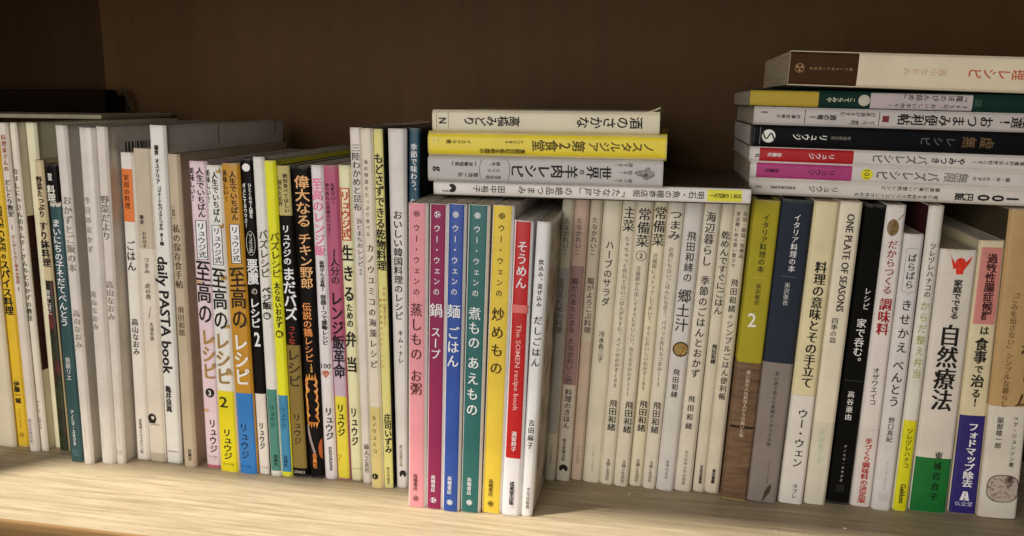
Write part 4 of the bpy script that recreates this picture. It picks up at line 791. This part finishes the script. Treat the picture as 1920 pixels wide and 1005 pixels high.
def make_book(d, els, rnd):
    bk = Book(d, rnd)
    root = empty('book', (0, 0, 0))
    side = None
    for e in els:
        if e[0] == 'COVER': side = e[1]
    base = d['c']
    cm = paper(side or base, bk.rough, cloth=bool(bk.hard))
    if any(e[0] == 'COVERL' for e in els): pass
    cover(bk, cm, root)
    page_block(bk, root, 'c4b08c' if d.get('slip') else rnd.choice(['d2c8b4', 'c8bba2', 'd6cfc0', 'bfb196']), bool(d.get('slip')))
    if side: patch(bk, root, 'printed_panel', .0003, bk.h - .0003, -.5, .5, paper(base, bk.rough, True), .00005)
    band = root
    for e in els:
        if e[0] == 'OBI': element(bk, root, e, base); band = [o for o in root.children if o.name.startswith('paper_band')][0]
    for e in els:
        if e[0] in ('COVER', 'OBI'): continue
        if e[0] == 'COVERL':
            side_patch(bk, root, 'printed_panel', .0004, bk.h - .0004, .0015, bk.d - .001, paper(e[1], .4, False), -1); continue  # left cover colour; on the kraft brown book it is painted shade
        element(bk, band if e[0] in ('TB', 'H2', 'OVAL', 'MARK', 'DL') else root, e, base)
    if d.get('torn'):
        I = Ink(bk, .0002); n = 14; A = []; B_ = []
        for i in range(n + 1):
            u = -.5 * bk.w + bk.w * i / n; A.append((u, .0002 - rnd.random() * .001)); B_.append((u, .0012 + rnd.random() * .0022))
        for i in range(n): I.poly([B_[i], B_[i + 1], A[i + 1], A[i]])
        I.build('torn_edge', ink('b0aca0'), root)
    if d.get('curl'):
        V = []; F = []; n = 7
        for i in range(n):
            q = i / (n - 1); zc = bk.h - .010 + .010 * q
            lift = .0034 * q ** 1.6
            V += [(-bk.w / 2 - .0002 - lift * .15, .0105 * (1 - q) + .0003, zc), (-bk.w / 2 - lift, .0003 - .0004 * q, zc)]
            V[-2] = (-bk.w / 2 - .0002 - lift * .2, .012, zc)
        for i in range(n - 1): F.append((2 * i, 2 * i + 1, 2 * i + 3, 2 * i + 2))
        o = mesh('curled_corner', V, F, paper('c8c0a4', .5, False), root, smooth=True)
        s_ = o.modifiers.new('thickness', 'SOLIDIFY'); s_.thickness = .0004
    if d['k'] == 'S':
        lean = math.radians(d['lean'])
        root.location = (d['x'] * mm, d['y'] * mm, bk.w / 2 * (1 - bk.tp) * abs(math.sin(lean)))
        root.rotation_euler = (0, lean, 0)
        tag(root, d['l'], 'book', 'books standing upright on the shelf')
    else:
        tl = math.radians(d['tilt'])
        root.location = (d['x'] * mm, d['y'] * mm, d['z'] * mm + bk.w / 2)
        root.rotation_euler = (0, math.pi / 2 + tl, 0)
        tag(root, d['l'], 'book', 'books lying flat in piles on top of the upright books')
    return root

# ---------------------------------------------------------------- bookcase
XL, XR, YF, YB, ZT = -.52, .449, -.0705, .2455, .43
case = empty('bookcase', (0, 0, 0))
tag(case, 'brown wooden bookcase with a pale oak grained shelf holding the books', 'bookcase')
oak = wood('oak_shelf', (.25, .185, .105), (.56, .47, .325), (.41, .33, .21), (13, 270, 270), .42, .85)
edge_w = wood('oak_edge', (.26, .15, .06), (.36, .22, .09), (.22, .12, .05), (14, 260, 420), .45)
dark_w = wood('dark_back', (.054, .0265, .0075), (.074, .037, .010), (.063, .0315, .0088), (60, 60, 5), .6, .3)
side_w = wood('side_wood', (.050, .027, .010), (.080, .043, .016), (.060, .032, .012), (60, 12, 4), .6, .3)
bm = bmesh.new(); box_bm(bm, XL - .02, XR + .02, YF + .0012, YB + .022, -.02, 0); bm_obj('shelf_board', bm, oak, case)
# rounded front edge strip
V = []; F = []; n = 8
prof = [(YF + .0012, -.0201), (YF, -.0201)] + [(YF + .0022 * (1 - math.cos(a)), -.0022 + .0022 * math.sin(a)) for a in [i / n * math.pi / 2 for i in range(n + 1)]]
for x in (XL - .02, XR + .02): V += [(x, y, z) for y, z in prof]
k = len(prof)
for i in range(k - 1): F.append((i, k + i, k + i + 1, i + 1))
mesh('front_edge', V, F, edge_w, case, smooth=True)
bm = bmesh.new(); box_bm(bm, -.3865, XR, YB, YB + .006, .0002, ZT); bm_obj('back_panel', bm, dark_w, case)
painted_shade_w = wood('painted_shade_back', (.022, .009, .0016), (.034, .015, .003), (.026, .011, .002), (60, 60, 5), .7, .3)  # back wood darkened so the shade at the left is in its colour
bm = bmesh.new(); box_bm(bm, XL + .0002, -.3866, YB + .012, YB + .018, .0002, ZT); bm_obj('back_panel', bm, painted_shade_w, case)  # left part set deeper to add to the painted shade
bm = bmesh.new(); box_bm(bm, XL - .02, XL, YF, YB + .022, .0002, ZT); bm_obj('side_panel', bm, side_w, case, .0008)
bm = bmesh.new(); box_bm(bm, XR, XR + .02, YF, YB, .0002, ZT); bm_obj('side_panel', bm, side_w, case, .0008)
bm = bmesh.new(); box_bm(bm, XL - .02, XR + .02, YF, YB + .022, ZT + .0004, ZT + .02); bm_obj('upper_board', bm, side_w, case, .0008)
bm = bmesh.new(); box_bm(bm, -.402, -.3725, YF, -.048, .0002, ZT); bm_obj('unseen_shadow_post', bm, side_w, case, .0008)  # unseen post, added to cast the diagonal shadow on the shelf
bm = bmesh.new(); box_bm(bm, -.3930, -.3866, YB + .0005, YB + .0119, .0004, ZT - .0004); bm_obj('back_batten', bm, painted_shade_w, case, .0008)

# ---------------------------------------------------------------- small things
bm = bmesh.new(); box_bm(bm, -.475, -.312, .135, .238, .2560, .2596)
o = bm_obj('paper_folder', bm, plain('folder_paper', (.42, .37, .26), .8), None, .0008)
tag(o, 'pale folder lying flat across the tops of the tall books under the dark case', 'folder')
bm = bmesh.new(); box_bm(bm, -.515, -.3625, .210, .2290, .2600, .2815)
o = bm_obj('dark_case', bm, plain('dark_plastic', (.007, .004, .002), .9, spec=.04), None, .002, 3)
tag(o, 'flat dark case lying on top of the tall books at the back left', 'case')
cu = bpy.data.curves.new('cable', 'CURVE'); cu.dimensions = '3D'; cu.bevel_depth = .0012; cu.bevel_resolution = 3
sp = cu.splines.new('BEZIER'); pts = [(-.3620, .234, .2830), (-.3575, .234, .277), (-.3545, .233, .270), (-.3530, .231, .2640), (-.3500, .224, .2612), (-.338, .215, .2606)]
sp.bezier_points.add(len(pts) - 1)
for b_, p in zip(sp.bezier_points, pts): b_.co = p; b_.handle_left_type = b_.handle_right_type = 'AUTO'
oc = bpy.data.objects.new('cable', cu); me = bpy.data.meshes.new_from_object(oc); bpy.data.curves.remove(cu)
me.materials.append(plain('cable_rubber', (.02, .017, .013), .5))
o = link('cable', me); tag(o, 'thin dark cable curving down behind the tall pale books', 'cable')
for i, (x, y, z, rz, ln) in enumerate([(-.0135, .045, .2578, .5, .026), (-.001, .042, .2578, -.3, .022)]):
    V = []; F = []
    for j in range(6):
        q = j / 5; c = (x + math.cos(rz) * ln * (q - .5), y + math.sin(rz) * ln * (q - .5)); w_ = .0042
        zz = z + .0022 * q * q + .0004
        V += [(c[0] + math.sin(rz) * w_, c[1] - math.cos(rz) * w_, zz), (c[0] - math.sin(rz) * w_, c[1] + math.cos(rz) * w_, zz + .0006)]
    for j in range(5): F.append((2 * j, 2 * j + 1, 2 * j + 3, 2 * j + 2))
    o = mesh('paper_marker', V, F, plain('brown_paper', (.22, .14, .10), .8), None)
    s_ = o.modifiers.new('thickness', 'SOLIDIFY'); s_.thickness = .0003
    tag(o, ('left of two brownish paper strips lying on the tall book tops', 'right of two brownish paper strips, nearest the yellow lying book')[i], 'paper strip')
rn = random.Random(11); bm = bmesh.new()
for (x, y, r) in [(.1225, .047, .0006), (.148, .05, .0009), (-.115, .0125, .0006), (.061, -.055, .0011), (.012, -.048, .0005), (-.075, -.012, .0007), (.245, .018, .0008), (-.18, -.035, .0005), (.19, -.005, .0006), (.07, -.03, .0005), (.29, .03, .0012)]:
    rr = bmesh.ops.create_icosphere(bm, subdivisions=1, radius=r)
    for v in rr['verts']: v.co = Vector((v.co.x * (.8 + rn.random()), v.co.y * (.8 + rn.random() * .4), v.co.z * .5)) + Vector((x, y, r * .45))
o = bm_obj('crumbs', bm, plain('crumb', (.6, .55, .48), .8)); o['kind'] = 'stuff'; tag(o, 'tiny pale crumbs and dust specks lying on the shelf board', 'crumbs')

# ---------------------------------------------------------------- books
rnd = random.Random(7)
for d, els in BOOKS:
    make_book(d, els, rnd)
